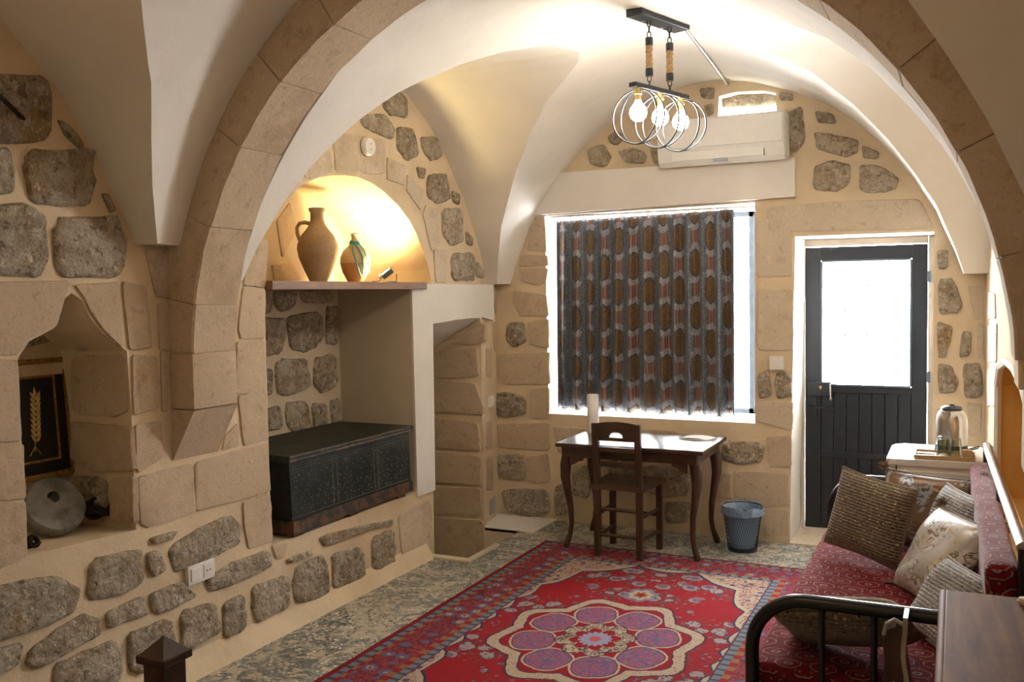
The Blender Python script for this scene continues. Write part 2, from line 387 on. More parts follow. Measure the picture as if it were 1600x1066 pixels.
stones(wall_left, PA, [(ROUGH, .02, [
  [(405, 455), (421, 455), (421, 489), (405, 490)], [(425, 455), (461, 455), (459, 478), (440, 489), (428, 476)], [(468, 455), (518, 455), (513, 474), (471, 473)], [(509, 480), (527, 480), (527, 536), (508, 538)],
  [(447, 493), (500, 487), (503, 534), (476, 551), (452, 545)], [(405, 497), (441, 497), (445, 518), (436, 553), (405, 556)], [(430, 562), (478, 560), (483, 607), (446, 618), (431, 612)],
  [(490, 560), (521, 555), (527, 603), (502, 614), (489, 603)], [(405, 575), (424, 579), (422, 617), (405, 622)], [(415, 639), (435, 635), (441, 669), (418, 673)], [(445, 631), (478, 627), (486, 673), (459, 680), (446, 660)],
  [(486, 631), (508, 631), (510, 664), (491, 673)], [(514, 627), (530, 622), (534, 662), (519, 667)]]),
 (DRESS, .012, [[(425, 415), (455, 412), (470, 436), (428, 438)], [(535, 345), (556, 335), (566, 352), (548, 366)], [(520, 405), (560, 400), (566, 436), (524, 436)], [(590, 402), (655, 396), (660, 436), (594, 438)], [(432, 345), (452, 318), (462, 360), (440, 402)]])])
stones(wall_left, PJ, [(DRESS, .02, [
  [(705, 535), (742, 509), (758, 506), (758, 533), (737, 539)], [(668, 555), (690, 547), (746, 545), (747, 587), (698, 591), (668, 588)], [(668, 593), (743, 599), (755, 634), (756, 648), (710, 646), (668, 643)],
  [(668, 652), (746, 662), (751, 705), (683, 699), (668, 697)], [(668, 704), (751, 714), (751, 758), (668, 752)], [(668, 760), (751, 763), (752, 805), (668, 801)], [(668, 807), (757, 814), (758, 868), (730, 876), (668, 874)]])])
stones(wall_left, pier, [(DRESS, .012, [[(759, 545), (767, 545), (767, 588), (759, 588)], [(759, 660), (768, 658), (768, 698), (759, 699)], [(760, 715), (769, 714), (769, 765), (760, 765)], [(769, 449), (787, 447), (784, 487), (773, 492)], [(769, 505), (782, 503), (781, 545), (772, 549)]])])
stones(wall_left, PN, [(DRESS, .014, [[(115, 558), (197, 554), (198, 643), (177, 651), (116, 644)], [(113, 661), (205, 668), (207, 735), (146, 736), (113, 716)], [(175, 750), (209, 747), (211, 817), (175, 812)]]),
                       (ROUGH, .02, [[(115, 500), (150, 505), (165, 535), (140, 548), (115, 545)], [(113, 745), (165, 748), (168, 800), (113, 800)]])])
stones(wall_left, PK, [(ROUGH, .02, [[(30, 505), (88, 495), (86, 530), (34, 545)], [(96, 480), (118, 500), (112, 545), (95, 540)]])])
# white painted plaster casing round the passage
mb = MB(); poly = [(4.775, .4), (4.987, .4), (4.996, 1.445), (5.3, 1.462), (5.66, 1.468), (5.84, 1.44), (5.845, 1.692), (4.757, 1.692)]
mb.prism(poly, .014, Matrix.Translation((XL+.001, 0, 0)) @ Matrix(((0, 0, 1), (1, 0, 0), (0, 1, 0))).to_4x4())
struct(mb.build('trim_1', PAINT)); 
# ---- back wall
WIN = [(-2.635, .766), (-1.183, .766), (-1.183, 2.185), (-2.645, 2.172)]
DOOR = [(-.965, 0.0), (-.14, 0.0), (-.137, 1.955), (-.932, 1.957)]
VENT = [(-1.42, 2.66), (-1.045, 2.66), (-1.05, 2.86), (-1.13, 2.885), (-1.3, 2.895), (-1.41, 2.88)]
mb = MB(); holed(PB, [(-3.1, -.6), (-.965, -.6), (-.965, 0), *[DOOR[3], DOOR[2]], (-.14, 0), (-.14, -.6), (.3, -.6), (.3, 3.1), (-3.1, 3.1)], [WIN, VENT], mb)
mb.add([(-3.1, 6.66, -.6), (.3, 6.66, -.6), (.3, 6.66, 3.1), (-3.1, 6.66, 3.1)], []) 
wall_back = struct(mb.build('wall_back', MORTAR))
mb = MB()
for lp in (WIN, DOOR, VENT): reveal(PB, lp, .6, mb, close=False)
mb.build('whitewashed_reveal', WHITE, wall_back)
mb = MB(); out = Plane((0, 6.655, 0), (-1, 0, 0), (0, 0, 1))
holed(out, [(-.4, -.6), (.14, -.6), (.14, 0), (.137, 1.955), (.932, 1.957), (.965, 0), (.965, -.6), (3.2, -.6), (3.2, 3.2), (-.4, 3.2)], [[(-u, v) for u, v in WIN], [(-u, v) for u, v in VENT]], mb)
mb.build('outer_face', MORTAR, wall_back)
stones(wall_back, PB, [
 (DRESS, .016, [
  [(813, 420), (856, 420), (853, 439), (841, 446), (816, 438)], [(803, 455), (854, 461), (856, 494), (813, 493), (802, 474)], [(825, 505), (857, 499), (858, 544), (828, 537)], [(779, 555), (856, 550), (858, 600), (789, 600), (779, 588)],
  [(829, 609), (858, 606), (858, 653), (831, 653)], [(829, 342), (851, 340), (854, 393), (825, 390)], [(816, 399), (854, 400), (856, 415), (812, 416)], [(777, 663), (858, 661), (858, 704), (781, 698)],
  [(824, 714), (857, 710), (860, 749), (841, 755), (825, 750)], [(865, 667), (925, 671), (926, 696), (874, 708)], [(1149, 736), (1231, 741), (1233, 787), (1193, 791), (1150, 774)], [(1193, 797), (1232, 797), (1231, 836), (1195, 836)],
  [(1123, 741), (1144, 741), (1144, 778), (1124, 778)], [(1198, 684), (1236, 680), (1236, 730), (1202, 726)], [(940, 668), (1000, 672), (1060, 674), (1060, 700), (945, 700)]]),
 (PALE, .012, [
  [(1183, 343), (1238, 342), (1238, 432), (1183, 432)], [(1184, 453), (1239, 453), (1239, 547), (1184, 547)], [(1184, 628), (1238, 628), (1238, 673), (1184, 658)], [(1200, 324), (1300, 316), (1434, 311), (1455, 357), (1320, 361), (1204, 361)],
  [(1513, 449), (1536, 449), (1535, 496), (1523, 498)], [(1527, 508), (1536, 508), (1536, 561), (1528, 557)], [(1512, 630), (1533, 634), (1531, 680), (1512, 680)], [(1464, 640), (1500, 638), (1500, 690), (1466, 690)]]),
 (ROUGH, .018, [
  [(792, 506), (820, 504), (821, 535), (803, 542), (793, 534)], [(775, 616), (795, 613), (823, 623), (821, 648), (796, 653), (775, 647)], [(778, 712), (818, 709), (822, 746), (815, 752), (779, 744)],
  [(785, 765), (857, 765), (858, 805), (820, 807), (789, 797)], [(895, 728), (923, 728), (921, 778), (896, 774)], [(1005, 728), (1078, 732), (1078, 774), (1040, 778), (1006, 766)], [(952, 710), (999, 710), (999, 743), (953, 743)],
  [(1040, 785), (1078, 785), (1074, 817), (1041, 817)], [(868, 758), (887, 758), (887, 804), (866, 804)], [(1128, 688), (1192, 692), (1194, 721), (1154, 725), (1130, 717)], [(1184, 586), (1202, 579), (1206, 618), (1185, 622)],
  [(1211, 584), (1237, 582), (1237, 618), (1213, 622)], [(1275, 174), (1301, 178), (1305, 193), (1279, 192)], [(1274, 206), (1340, 218), (1340, 239), (1318, 245), (1275, 232)], [(1348, 227), (1372, 237), (1372, 249), (1349, 247)],
  [(1273, 261), (1298, 251), (1329, 257), (1325, 290), (1306, 300), (1270, 296)], [(1342, 259), (1376, 259), (1405, 280), (1399, 298), (1346, 302)], [(1230, 178), (1254, 168), (1258, 220), (1243, 239), (1231, 235)], [(1218, 143), (1238, 147), (1238, 157), (1219, 157)],
  [(919, 233), (944, 226), (956, 248), (945, 263), (922, 255)], [(966, 237), (991, 231), (1011, 241), (1007, 255), (980, 255)], [(950, 213), (965, 204), (976, 217), (965, 227), (954, 224)], [(1016, 233), (1031, 229), (1035, 255), (1021, 255)],
  [(1094, 139), (1115, 137), (1115, 155), (1096, 153)], [(1100, 166), (1115, 162), (1115, 178), (1107, 182)], [(1465, 393), (1482, 392), (1480, 420), (1466, 420)], [(1466, 438), (1490, 435), (1504, 479), (1494, 490), (1468, 490)],
  [(1465, 502), (1488, 512), (1486, 527), (1478, 557), (1466, 557)], [(1504, 520), (1518, 520), (1516, 554), (1499, 559)], [(1466, 571), (1486, 571), (1498, 597), (1490, 613), (1467, 613)], [(1505, 570), (1532, 568), (1536, 620), (1507, 620)]])])
stone(wall_back, Plane((0, 6.2, 0), (1, 0, 0), (0, 0, 1)), [(-1.42, 2.82), (-1.05, 2.81), (-1.04, 2.89), (-1.42, 2.91)], ROUGH, .05, px=False)
# projecting white lintel over the window
mb = MB(); mb.prism([(-2.72, 2.178), (-.93, 2.203), (-.93, 2.445), (-2.6, 2.462), (-2.74, 2.33)], .05, Matrix.Translation((0, YB+.004, 0)) @ Matrix(((1, 0, 0), (0, 0, -1), (0, 1, 0))).to_4x4())
struct(mb.build('trim_2', PAINT))
# ---- right wall, with a lit niche beside the arch
NR = [(1.0, .6), (2.78, .6), (2.78, 1.05), (2.6, 1.18), (2.3, 1.26), (1.9, 1.3), (1.5, 1.3), (1.15, 1.25), (1.02, 1.15)]
mb = MB(); holed(PR, [(-.05, -.6), (3.0, -.6), (3.0, 3.1), (-.05, 3.1)], [NR], mb)
wall_right = struct(mb.build('wall_right', MORTAR))
OCHRE_GLOW = m_mortar('ochre_glow_plaster', (.74, .44, .14))  # orange lamp glow of the niche put into the plaster colour
mb = MB(); reveal(PR, NR, .42, mb); mb.build('ochre_glow_lining', OCHRE_GLOW, wall_right)
mb = MB()
for i in range(len(NR)):
    a, b = NR[i], NR[(i+1) % len(NR)]
    mb.tube([PR.at(a[0], a[1], .0), PR.at(b[0], b[1], .0)], .018, 6)
mb.build('whitewashed_edge', WHITE, wall_right)
stones(wall_right, PR, [(PALE, .012, [[(1545, 509), (1559, 506), (1558, 566), (1546, 566)], [(1543, 578), (1558, 577), (1557, 634), (1544, 634)], [(1545, 664), (1556, 662), (1555, 698), (1547, 697)], [(1544, 455), (1556, 460), (1557, 497), (1545, 499)]])])
# ---- walls of the near bay that the camera stands in
mb = MB()
mb.add([(.24, 2.85, -.1), (1.3, 2.85, -.1), (1.3, 2.85, 3.1), (.24, 2.85, 3.1), (1.3, -.55, -.1), (1.3, -.55, 3.1)], [(0, 1, 2, 3), (1, 4, 5, 2)])
wn = struct(mb.build('wall_near_right', MORTAR))
mb = MB(); mb.add([(XL, -.55, -.1), (1.3, -.55, -.1), (1.3, -.55, 3.1), (XL, -.55, 3.1)], [(0, 3, 2, 1)]); struct(mb.build('wall_rear', MORTAR))

# ---- stone arch between the two bays
mb = MB()
arch = empty('trim_3', (RC.x, (RY0+RY1)/2, 0)); arch['kind'] = 'structure'
def ring_seg(mb, a0, a1, r0, r1, y0, y1, c=.008, n=6, dr=0):
    vs = []; sec = [(r0+c, y0), (r0, y0+c), (r0, y1-c), (r0+c, y1), (r1, y1), (r1, y0)]
    for i in range(n+1):
        a = a0+(a1-a0)*i/n
        for r, y in sec: vs.append((RC.x+math.cos(a)*(r+dr), y, RC.z+math.sin(a)*(r+dr)))
    k = 6; fs = [(i*k+j, i*k+(j+1) % k, (i+1)*k+(j+1) % k, (i+1)*k+j)[::-1] for i in range(n) for j in range(k)]
    fs += [tuple(range(k)), tuple(n*k+j for j in range(k))[::-1]]
    mb.add(vs, fs)
def rough_up(o, amp=.004, f=9, cuts=0):
    for v in o.data.vertices:
        w = v.co; s_ = random.random()*0
        v.co = w+Vector((noise.noise(w*f), noise.noise(w*f+Vector((9, 0, 0))), noise.noise(w*f+Vector((0, 9, 0)))))*amp
ring_seg(mb, 0, PI, R_IN+.008, R_OUT+.35, RY0+.008, RY1-.008, n=60)
core = mb.build('mortar_bed', MORTAR, arch, world=True)
LEFT = [2.3, 10, 22.5, 36, 48, 60, 72, 84]; angs = [180-a for a in LEFT]; RIGHT = [3, 14, 26, 37, 49, 61, 73, 84]
segs = [(RIGHT[i], RIGHT[i+1]) for i in range(7)]+[(84, 96)]+[(180-LEFT[i+1], 180-LEFT[i]) for i in range(7)]
for a0, a1 in segs:
    mb = MB(); g = .0022/R_IN
    ring_seg(mb, math.radians(a0)+g, math.radians(a1)-g, R_IN, R_OUT-.01, RY0, RY1, n=10, dr=random.uniform(-.003, .003))
    o = mb.build('voussoir', DRESS, arch, smooth=30, world=True); rough_up(o)
xi = RC.x-R_IN
def block(x0, x1, y0, y1, z0, z1, parent, mat=DRESS, name='stone_block', top=None):
    mb = MB(); mb.box(x0, x1, y0, y1, z0, z1, bev=.008); o = mb.build(name, mat, parent, smooth=35, world=True); rough_up(o); return o
block(-3.02, xi, RY0, RY1, 1.163, 1.396, arch)
mb = MB(); mb.prism([(-3.02, .93), (XL+.005, .942), (xi-.004, 1.155), (xi, 1.16), (-3.02, 1.16)], RY1-RY0, Matrix.Translation((0, RY1, 0)) @ Matrix(((1, 0, 0), (0, 0, -1), (0, 1, 0))).to_4x4())
o = mb.build('corbel', DRESS, arch, world=True); rough_up(o)
xr = RC.x+R_IN
zz = [0, .27, .55, .8, 1.08, 1.42]
for i in range(5): block((.215, .215, .215, .205, .17)[i]+random.uniform(-.004, .004), .62, RY0+random.uniform(0, .006), RY1, zz[i]+.003, zz[i+1]-.003, arch)
mb = MB(); mb.box(.23, .6, RY0+.01, RY1-.01, 0, 1.42); mb.build('mortar_bed', MORTAR, arch, world=True)

# ---- groin vaults
def vault(mb, zs, ta, tb, yc, yw0, yw1, xw0, xw1, cen, hw, apex, PT, NL=34):
    dz = [d for d, z in ta]; zz = [z for d, z in ta]; zt = zz[0]
    dA = lambda z: float(np.interp(-z, [-q for q in zz], dz))
    d0 = lambda z: float(np.interp(-z, [-q for d, q in tb], [d for d, q in tb]))
    ps = [s for s, p in PT]; pv = [p for s, p in PT]
    sB = lambda f: float(np.interp(-f, [-q for q in pv], ps))       # height fraction -> |s|
    lev = [zs+(zt-zs)*(1-(1-t/NL)**2) for t in range(NL+1)]
    rows = [(yw0, 9., 0), (yw0, zs, 0)]+[(yc-d0(z), z, i) for i, z in enumerate(lev)]+[(yc+dA(z), z, i) for i, z in list(enumerate(lev))[::-1][1:]]+[(yw1, zs, 0), (yw1, 9., 0)]
    V_, idx = [], []
    for (y, zA, la) in rows:
        fr = [(z-zs)/(apex(y)-zs) for z in lev]; sK = sB(fr[-1])
        half = [(sB(f), z, i) for i, (f, z) in enumerate(zip(fr, lev))]
        for e in (.8, .6, .4, .2):
            s_ = sK*e; f = float(np.interp(s_, ps, pv)); half.append((s_, zs+(apex(y)-zs)*f, NL+1))
        cols = [(None, zs, 0, xw0)]+[(-s_, z, i, 0) for s_, z, i in half]+[(0, apex(y), NL+1, 0)]+[(s_, z, i, 0) for s_, z, i in half[::-1]]+[(None, zs, 0, xw1)]
        line = []
        for s_, z, lb, xw in cols:
            x = xw if s_ is None else cen(y)+s_*hw(y)
            h = max(zA, z) if zA < 5 else max(zs, z)+.3; h += .010*noise.noise(Vector((x*2.2, y*2.2, 1)))+.004*noise.noise(Vector((x*7, y*7, 5)))
            line.append(len(V_)); V_.append((x, y, h))
        idx.append(line)
    fs = []; nr, nc = len(rows), len(idx[0])
    for j in range(nr-1):
        for k in range(nc-1):
            a, b, c, d = idx[j][k], idx[j][k+1], idx[j+1][k+1], idx[j+1][k]
            up = (j < nr//2) == (k < nc//2)
            fs += [(a, c, b), (a, d, c)] if up else [(a, d, b), (b, d, c)]
    mb.add(V_, fs)
mb = MB()
TF = [(0, 2.862), (.12, 2.85), (.24, 2.815), (.38, 2.745), (.53, 2.653), (.71, 2.502), (.94, 2.249), (1.136, 1.957), (1.3, 1.70)]
PF = [(0, 1), (.1, .99), (.2, .965), (.35, .90), (.5, .815), (.626, .70), (.74, .56), (.824, .43), (.9, .29), (.97, .1), (1, 0)]
ty = lambda y: min(1, max(0, (y-3.12)/(YB-3.12)))
TG = [(0, 2.862), (.3, 2.835), (.5, 2.775), (.7, 2.685), (.9, 2.55), (1.02, 2.435), (1.12, 2.3), (1.2, 2.17), (1.27, 2.0), (1.33, 1.85), (1.37, 1.70)]
vault(mb, 1.70, TF, TG, 4.52, 3.123, 6.1, -3.12, .4, lambda y: -1.35-.105*ty(y), lambda y: 1.47+.0*ty(y), lambda y: 2.885+.10*ty(y), PF)
TN = [(0, 3.0), (.3, 2.96), (.6, 2.85), (.8, 2.73), (.987, 2.593), (1.087, 2.505), (1.245, 2.357), (1.35, 2.188), (1.435, 2.034), (1.516, 1.882), (1.54, 1.84)]
cp = lambda s_: (math.sqrt(max(0, 1.62**2-(s_*1.541)**2))+1.34-1.84)/(2.96-1.84)
PNr = [(s_/20, cp(s_/20)) for s_ in range(20)]+[(1, 0)]
vault(mb, 1.84, TN, TN, 1.17, -.6, 2.87, -3.05, 1.4, lambda y: -1.35, lambda y: 1.541-.24*min(1, max(0, (2.86-y)/1.0)), lambda y: 3.03, PNr)
ceiling = struct(mb.build('ceiling', WHITE, smooth=22))

# ---- floor, with the stair pit by the passage
mb = MB(); PF_ = Plane((0, 0, 0), (1, 0, 0), (0, 1, 0))
PIT = [(-2.96, 4.93), (-2.70, 4.93), (-2.70, 5.664), (-2.96, 5.664)]
holed(PF_, [(-3.0, -.6), (1.35, -.6), (1.35, 2.9), (.3, 2.9), (.3, 6.06), (-3.12, 6.06), (-3.12, 5.664), (-2.70, 5.664), (-2.70, 4.93), (-3.0, 4.93)], [], mb)
floor = struct(mb.build('floor', TERR))
mb = MB(); mb.add([(-2.70, 4.93, 0), (-2.70, 5.664, 0), (-2.70, 5.664, -.55), (-2.70, 4.93, -.55), (-3.9, 4.93, 0), (-3.9, 4.93, -.55), (-3.9, 5.664, -.55), (-3.0, 5.664, 0), (-3.0, 5.664, -.55)],
   [(0, 3, 2, 1), (4, 5, 3, 0), (5, 6, 2, 3), (1, 2, 8, 7)]); mb.build('stair_pit_lining', CREAM, floor)
mb = MB(); mb.box(-2.97, -2.66, 4.87, 4.93, -.02, .012, bev=.004); mb.box(-2.70, -2.66, 4.93, 5.3, -.02, .012, bev=.004); mb.build('threshold_strip', CREAM, floor)
mb = MB(); mb.box(-3.08, -2.58, 5.664, 6.06, -.02, .01, bev=.004); mb.build('plaster_patch', PAINT, floor)
mb = MB(); mb.prism([(-2.905, 0), (-2.99, .13), (-3.0, 0)][::-1], 5.5, Matrix.Translation((0, 4.88, 0)) @ Matrix(((1, 0, 0), (0, 0, -1), (0, 1, 0))).to_4x4()); struct(mb.build('baseboard_left', MORTAR))
mb = MB(); mb.box(-.965, -.14, 6.04, 6.66, -.15, .008, bev=.004); struct(mb.build('trim_4', PALE))

# ================================================================== WINDOW, DOOR, CURTAIN
DKMET = plain('dark_painted_metal', (.012, .015, .021), .38, 0, .5)
IRON = plain('grey_blue_iron', (.10, .125, .15), .45, .3)
WOODF = plain('pale_painted_wood', (.55, .46, .36), .7, sc=9)
BRASS = plain('brass', (.75, .55, .22), .3, .9)
STEELB = plain('brushed_steel', (.62, .60, .57), .3, 1.0, var=.06)
BLACKPL = plain('black_plastic', (.015, .015, .017), .4)
WHITEPL = plain('white_plastic', (.80, .78, .74), .35, var=.02)
def m_glass(name, tint=(1, 1, 1), gl=.08):
    t = MT(name); nt = t.nt; tr = t.n('BsdfTransparent'); tr.inputs[0].default_value = (*tint, 1)
    g = t.n('BsdfGlossy'); g.inputs['Roughness'].default_value = .03; mx = t.n('MixShader'); lw = t.n('LayerWeight'); lw.inputs[0].default_value = .25
    f = V(nt, lw.outputs['Fresnel'])*.8+gl; nt.links.new(f.s, mx.inputs[0]); nt.links.new(tr.outputs[0], mx.inputs[1]); nt.links.new(g.outputs[0], mx.inputs[2])
    nt.links.new(mx.outputs[0], nt.nodes['Material Output'].inputs[0]); return t.m
PANE = m_glass('clear_pane', gl=.02)
GREENGL = m_glass('green_tinted_glass', (.93, .98, .96), .05)
def rotm(axis, a): return Matrix.Rotation(a, 4, axis)
def T(x, y, z): return Matrix.Translation((x, y, z))

win = empty('window_1', (-1.91, 6.42, .77)); win['kind'] = 'structure'
mb = MB()
for a in ((-2.62, -2.58, .78, 2.16), (-1.29, -1.255, .78, 2.16), (-1.94, -1.90, .78, 2.16)): mb.box(a[0], a[1], 6.40, 6.44, a[2], a[3])
for z in (.78, 2.125): mb.box(-2.62, -1.255, 6.40, 6.44, z, z+.035)
mb.build('fixed_frame', IRON, win, world=True)
for x0, x1 in ((-2.58, -1.94), (-1.90, -1.29)):
    mb = MB(); mb.box(x0, x1, 6.418, 6.422, .815, 2.125); mb.build('pane', PANE, win, world=True)
L = T(-1.262, 6.40, 0) @ rotm('Z', math.radians(74))
mb = MB(); mb.box(0, .022, -.014, .014, .79, 2.15, L); mb.box(.23, .25, -.014, .014, .79, 2.15, L)
for z in (.79, 1.24, 1.68, 2.13): mb.box(0, .25, -.012, .012, z, z+.02, L)
cas = mb.build('open_casement', IRON, win, world=True)
mb = MB(); mb.box(.022, .23, -.002, .002, .80, 2.14, L); mb.build('pane', PANE, cas, world=True)

door = empty('door_1', (-.557, 6.52, 0)); door['kind'] = 'structure'
Dx0, Dx1, Dz = -.935, -.182, 1.905
def db(name, x0, x1, y0, y1, z0, z1, mat=DKMET, par=None, bev=.003):
    mb = MB(); mb.box(x0, x1, y0, y1, z0, z1, bev=bev); return mb.build(name, mat, par or door, world=True)
px0, px1 = ony(1284, 500, 6.5).x, ony(1423, 500, 6.5).x; pz0, pz1 = ony(1350, 603, 6.5).z, ony(1350, 407, 6.5).z
db('stile', Dx0, px0-.006, 6.50, 6.545, .01, Dz); db('stile', px1+.006, Dx1, 6.50, 6.545, .01, Dz)
db('top_rail', px0-.006, px1+.006, 6.50, 6.545, pz1+.006, Dz); db('middle_rail', px0-.006, px1+.006, 6.50, 6.545, pz0-.05, pz0-.006); db('bottom_rail', px0-.006, px1+.006, 6.503, 6.542, .01, .12)
db('cross_rail', px0-.006, px1+.006, 6.502, 6.543, ony(1350, 716, 6.5).z-.008, ony(1350, 708, 6.5).z)
db('backing_sheet', px0-.006, px1+.006, 6.536, 6.542, .02, pz0-.01, bev=0)
n = 7; w = (px1-px0+.012)/n
for i in range(n): db('plank', px0-.006+i*w+.002, px0-.006+(i+1)*w-.002, 6.512, 6.535, .1, pz0-.045, bev=.004)
db('pane', px0-.004, px1+.004, 6.52, 6.524, pz0-.004, pz1+.004, PANE, bev=0)
mb = MB()
for x0, x1, z0, z1 in ((px0-.006, px0+.006, pz0, pz1), (px1-.006, px1+.006, pz0, pz1), (px0, px1, pz0-.006, pz0+.006), (px0, px1, pz1-.006, pz1+.006)): mb.box(x0, x1, 6.494, 6.512, z0, z1, bev=.002)
mb.build('glazing_bead', IRON, door, world=True)
lk = ony(1263, 618, 6.49); lk2 = ony(1299, 597, 6.49)
lock = db('lock_case', lk.x, lk2.x, 6.465, 6.50, lk.z, lk2.z)
mb = MB(); c = ony(1282, 606, 6.46); mb.prism([(-.012, .008), (0, -.014), (.012, .008), (.006, .012), (-.006, .012)], .006, T(c.x, 6.465, c.z) @ Matrix(((1, 0, 0), (0, 0, -1), (0, 1, 0))).to_4x4()); mb.build('keyhole_plate', BRASS, lock, world=True)
mb = MB(); a = ony(1297, 600, 6.46); b = ony(1298, 623, 6.46); mb.tube([a, b], .005); mb.tube([b, b+Vector((0, -.012, -.006))], .008); mb.build('latch_lever', STEELB, lock, world=True)
mb = MB(); mb.box(lk.x+.005, lk2.x+.02, 6.47, 6.50, lk.z-.085, lk.z-.07); mb.box(lk.x+.04, lk.x+.055, 6.475, 6.50, lk.z-.14, lk.z-.01); mb.build('sliding_bolt', DKMET, door, world=True)
db('door_frame', -.956, Dx0-.004, 6.46, 6.60, 0, 1.95, WOODF); db('door_frame', Dx1+.004, -.142, 6.46, 6.60, 0, 1.95, WOODF); db('door_frame', Dx0, Dx1, 6.46, 6.60, Dz+.006, 1.952, WOODF)
for z in (.35, 1.02, 1.66): db('hinge', Dx1-.004, Dx1+.02, 6.45, 6.47, z, z+.07, IRON)
mb = MB()
for i in range(1, 4):
    x = px0+(px1-px0)*i/4; mb.box(x-.004, x+.004, 6.60, 6.608, pz0, pz1)
for i in range(1, 5):
    z = pz0+(pz1-pz0)*i/5; mb.box(px0, px1, 6.60, 6.608, z-.004, z+.004)
mb.build('outer_grille', WHITEPL, door, world=True)

# ---- curtain
def m_curtain():
    t = MT('brocade_curtain', .42, .5); n = t.n('UVMap'); u, v, _ = t.xyz(n.outputs[0]); co = n.outputs[0]
    P, Q = .171, .355
    k = (u/P).floor(); du = (u/P-k-.5)*P; odd = k.mod(2.)
    vv = v+odd*(Q/2); j = (vv/Q).floor(); dv = (vv/Q-j-.5)*Q; au, av = du.abs(), dv.abs()
    fil = (t.noise(62, 3, .5, 2.2, co=co)-.5).abs(); lf = (t.noise(40, 2, .5, 2.5, co=co)-.5).abs()
    base = t.mix(fil.ss(.07, .025), (.12, .145, .18), (.010, .010, .014))
    base = t.mix(lf.ss(.03, .012)*.7, base, (.30, .32, .36))
    col_ = au.lt(.036); st = au.gt(.012)*au.lt(.028)
    base = t.mix(col_, base, (.10, .05, .05)); base = t.mix(st, base, (.26, .115, .075)); base = t.mix(au.lt(.003), base, (.30, .13, .09))
    e = ((du/.050).pow(2.)+(dv/.086).pow(2.)).sqrt()+(t.noise(60, 2, co=co)-.5)*.3
    leaf = ((du/.062).pow(2.)+((av-.105)/.036).pow(2.)).sqrt()+(t.noise(48, 2, .5, 1, co=co)-.5)*1.1
    base = t.mix(leaf.lt(.85), base, t.mix(fil.ss(.05, .02), (.34, .34, .37), (.10, .10, .13)))
    base = t.mix(e.lt(1.12), base, (.03, .025, .03))
    gold = t.mix((t.noise(95, 2, .5, 1.5, co=co)-.5).abs().ss(.06, .02), (.055, .026, .010), (.24, .14, .05))
    base = t.mix(e.lt(1.0), base, gold)
    t.color(base); t.b.inputs['Sheen Weight'].default_value = .2; t.bump(t.noise(220, 2, co=co), .12, .002); return t.m
cx0, cx1, cz0, cz1 = -2.586, -1.325, .80, 2.155
nu, nv = 260, 40; vs, fs, uvs = [], [], []
for j in range(nv+1):
    tv = j/nv
    for i in range(nu+1):
        tu = i/nu; ph = 2*PI*13*tu+.5*math.sin(5*tu)+.35*math.sin(17*tu)
        amp = .024+.018*(1-tv)+.010*math.sin(9*tu*PI)
        x = cx0+(cx1-cx0)*(tu+(-.012*(1-tv) if tu < .5 else .01*(1-tv)))+.010*math.sin(ph*.5+1)*(1-tv)
        y = 6.115+amp*(math.sin(ph)+.25*math.sin(2*ph+.6))*(.55+.45*(1-tv)) 
        if tv > .95: y = 6.115+.018*math.sin(ph)
        zb = cz0+.012*math.sin(ph*.5)+.006*math.sin(3*ph); zt = 2.135+(2.155-2.135)*tu+.004*math.sin(ph)
        vs.append((x, y, zb+(zt-zb)*tv)); uvs.append((tu*2.05+.01, tv*1.36+.05))
for j in range(nv):
    for i in range(nu): a = j*(nu+1)+i; fs.append((a, a+1, a+nu+2, a+nu+1))
me = bpy.data.meshes.new('curtain'); me.from_pydata(vs, [], fs); ul = me.uv_layers.new(name='UVMap')
for l in me.loops: ul.data[l.index].uv = uvs[l.vertex_index]
me.polygons.foreach_set('use_smooth', [True]*len(me.polygons))
cur = empty('curtain', (-1.955, 6.115, .8), label='brown and blue brocade curtain hanging in pleats across the window', cat='curtain')
link('cloth', me, m_curtain(), cur, world=True)
md = cur.children[0].modifiers.new('thick', 'SOLIDIFY'); md.thickness = .003
mb = MB(); mb.box(-2.63, -1.19, 6.095, 6.13, 2.158, 2.172); mb.build('track', WHITEPL, cur, world=True)
for i in range(14):
    mb = MB(); x = cx0+.02+(cx1-cx0-.04)*i/13; mb.box(x-.004, x+.004, 6.108, 6.118, 2.125, 2.16); mb.build('glider_hook', WHITEPL, cur, world=True)

# ================================================================== AIR CONDITIONER, LAMP
ac = empty('air_conditioner', (-1.36, 5.95, 2.43), label='white split air conditioner mounted above the window lintel', cat='air conditioner')
A0, A1 = -1.757, -.968
prof = [(6.045, 2.44), (5.90, 2.425), (5.86, 2.45), (5.838, 2.52), (5.835, 2.70), (5.85, 2.715), (6.045, 2.725)]
mb = MB(); mb.prism([(y, z) for y, z in prof], A1-A0, T(A0, 0, 0) @ Matrix(((0, 0, 1), (1, 0, 0), (0, 1, 0))).to_4x4()); mb.build('body', WHITEPL, ac, world=True)
mb = MB(); mb.box(A0+.006, A1-.006, 5.826, 5.836, 2.53, 2.70, bev=.003); mb.build('front_panel', WHITEPL, ac, world=True)
mb = MB(); mb.box(A0+.09, A1-.12, 5.842, 5.868, 2.452, 2.516, T(0, 0, 0), bev=.004); mb.build('louvre_flap', WHITEPL, ac, world=True)
mb = MB(); mb.box(A0+.085, A1-.112, 5.846, 5.872, 2.5165, 2.5205); mb.box(A1-.12, A1-.1165, 5.846, 5.872, 2.452, 2.52); mb.build('flap_gap', BLACKPL, ac, world=True)
mb = MB(); mb.box(-1.40, -1.31, 5.843, 5.86, 2.435, 2.450); mb.build('display', plain('display_grey', (.35, .38, .42), .2), ac, world=True)
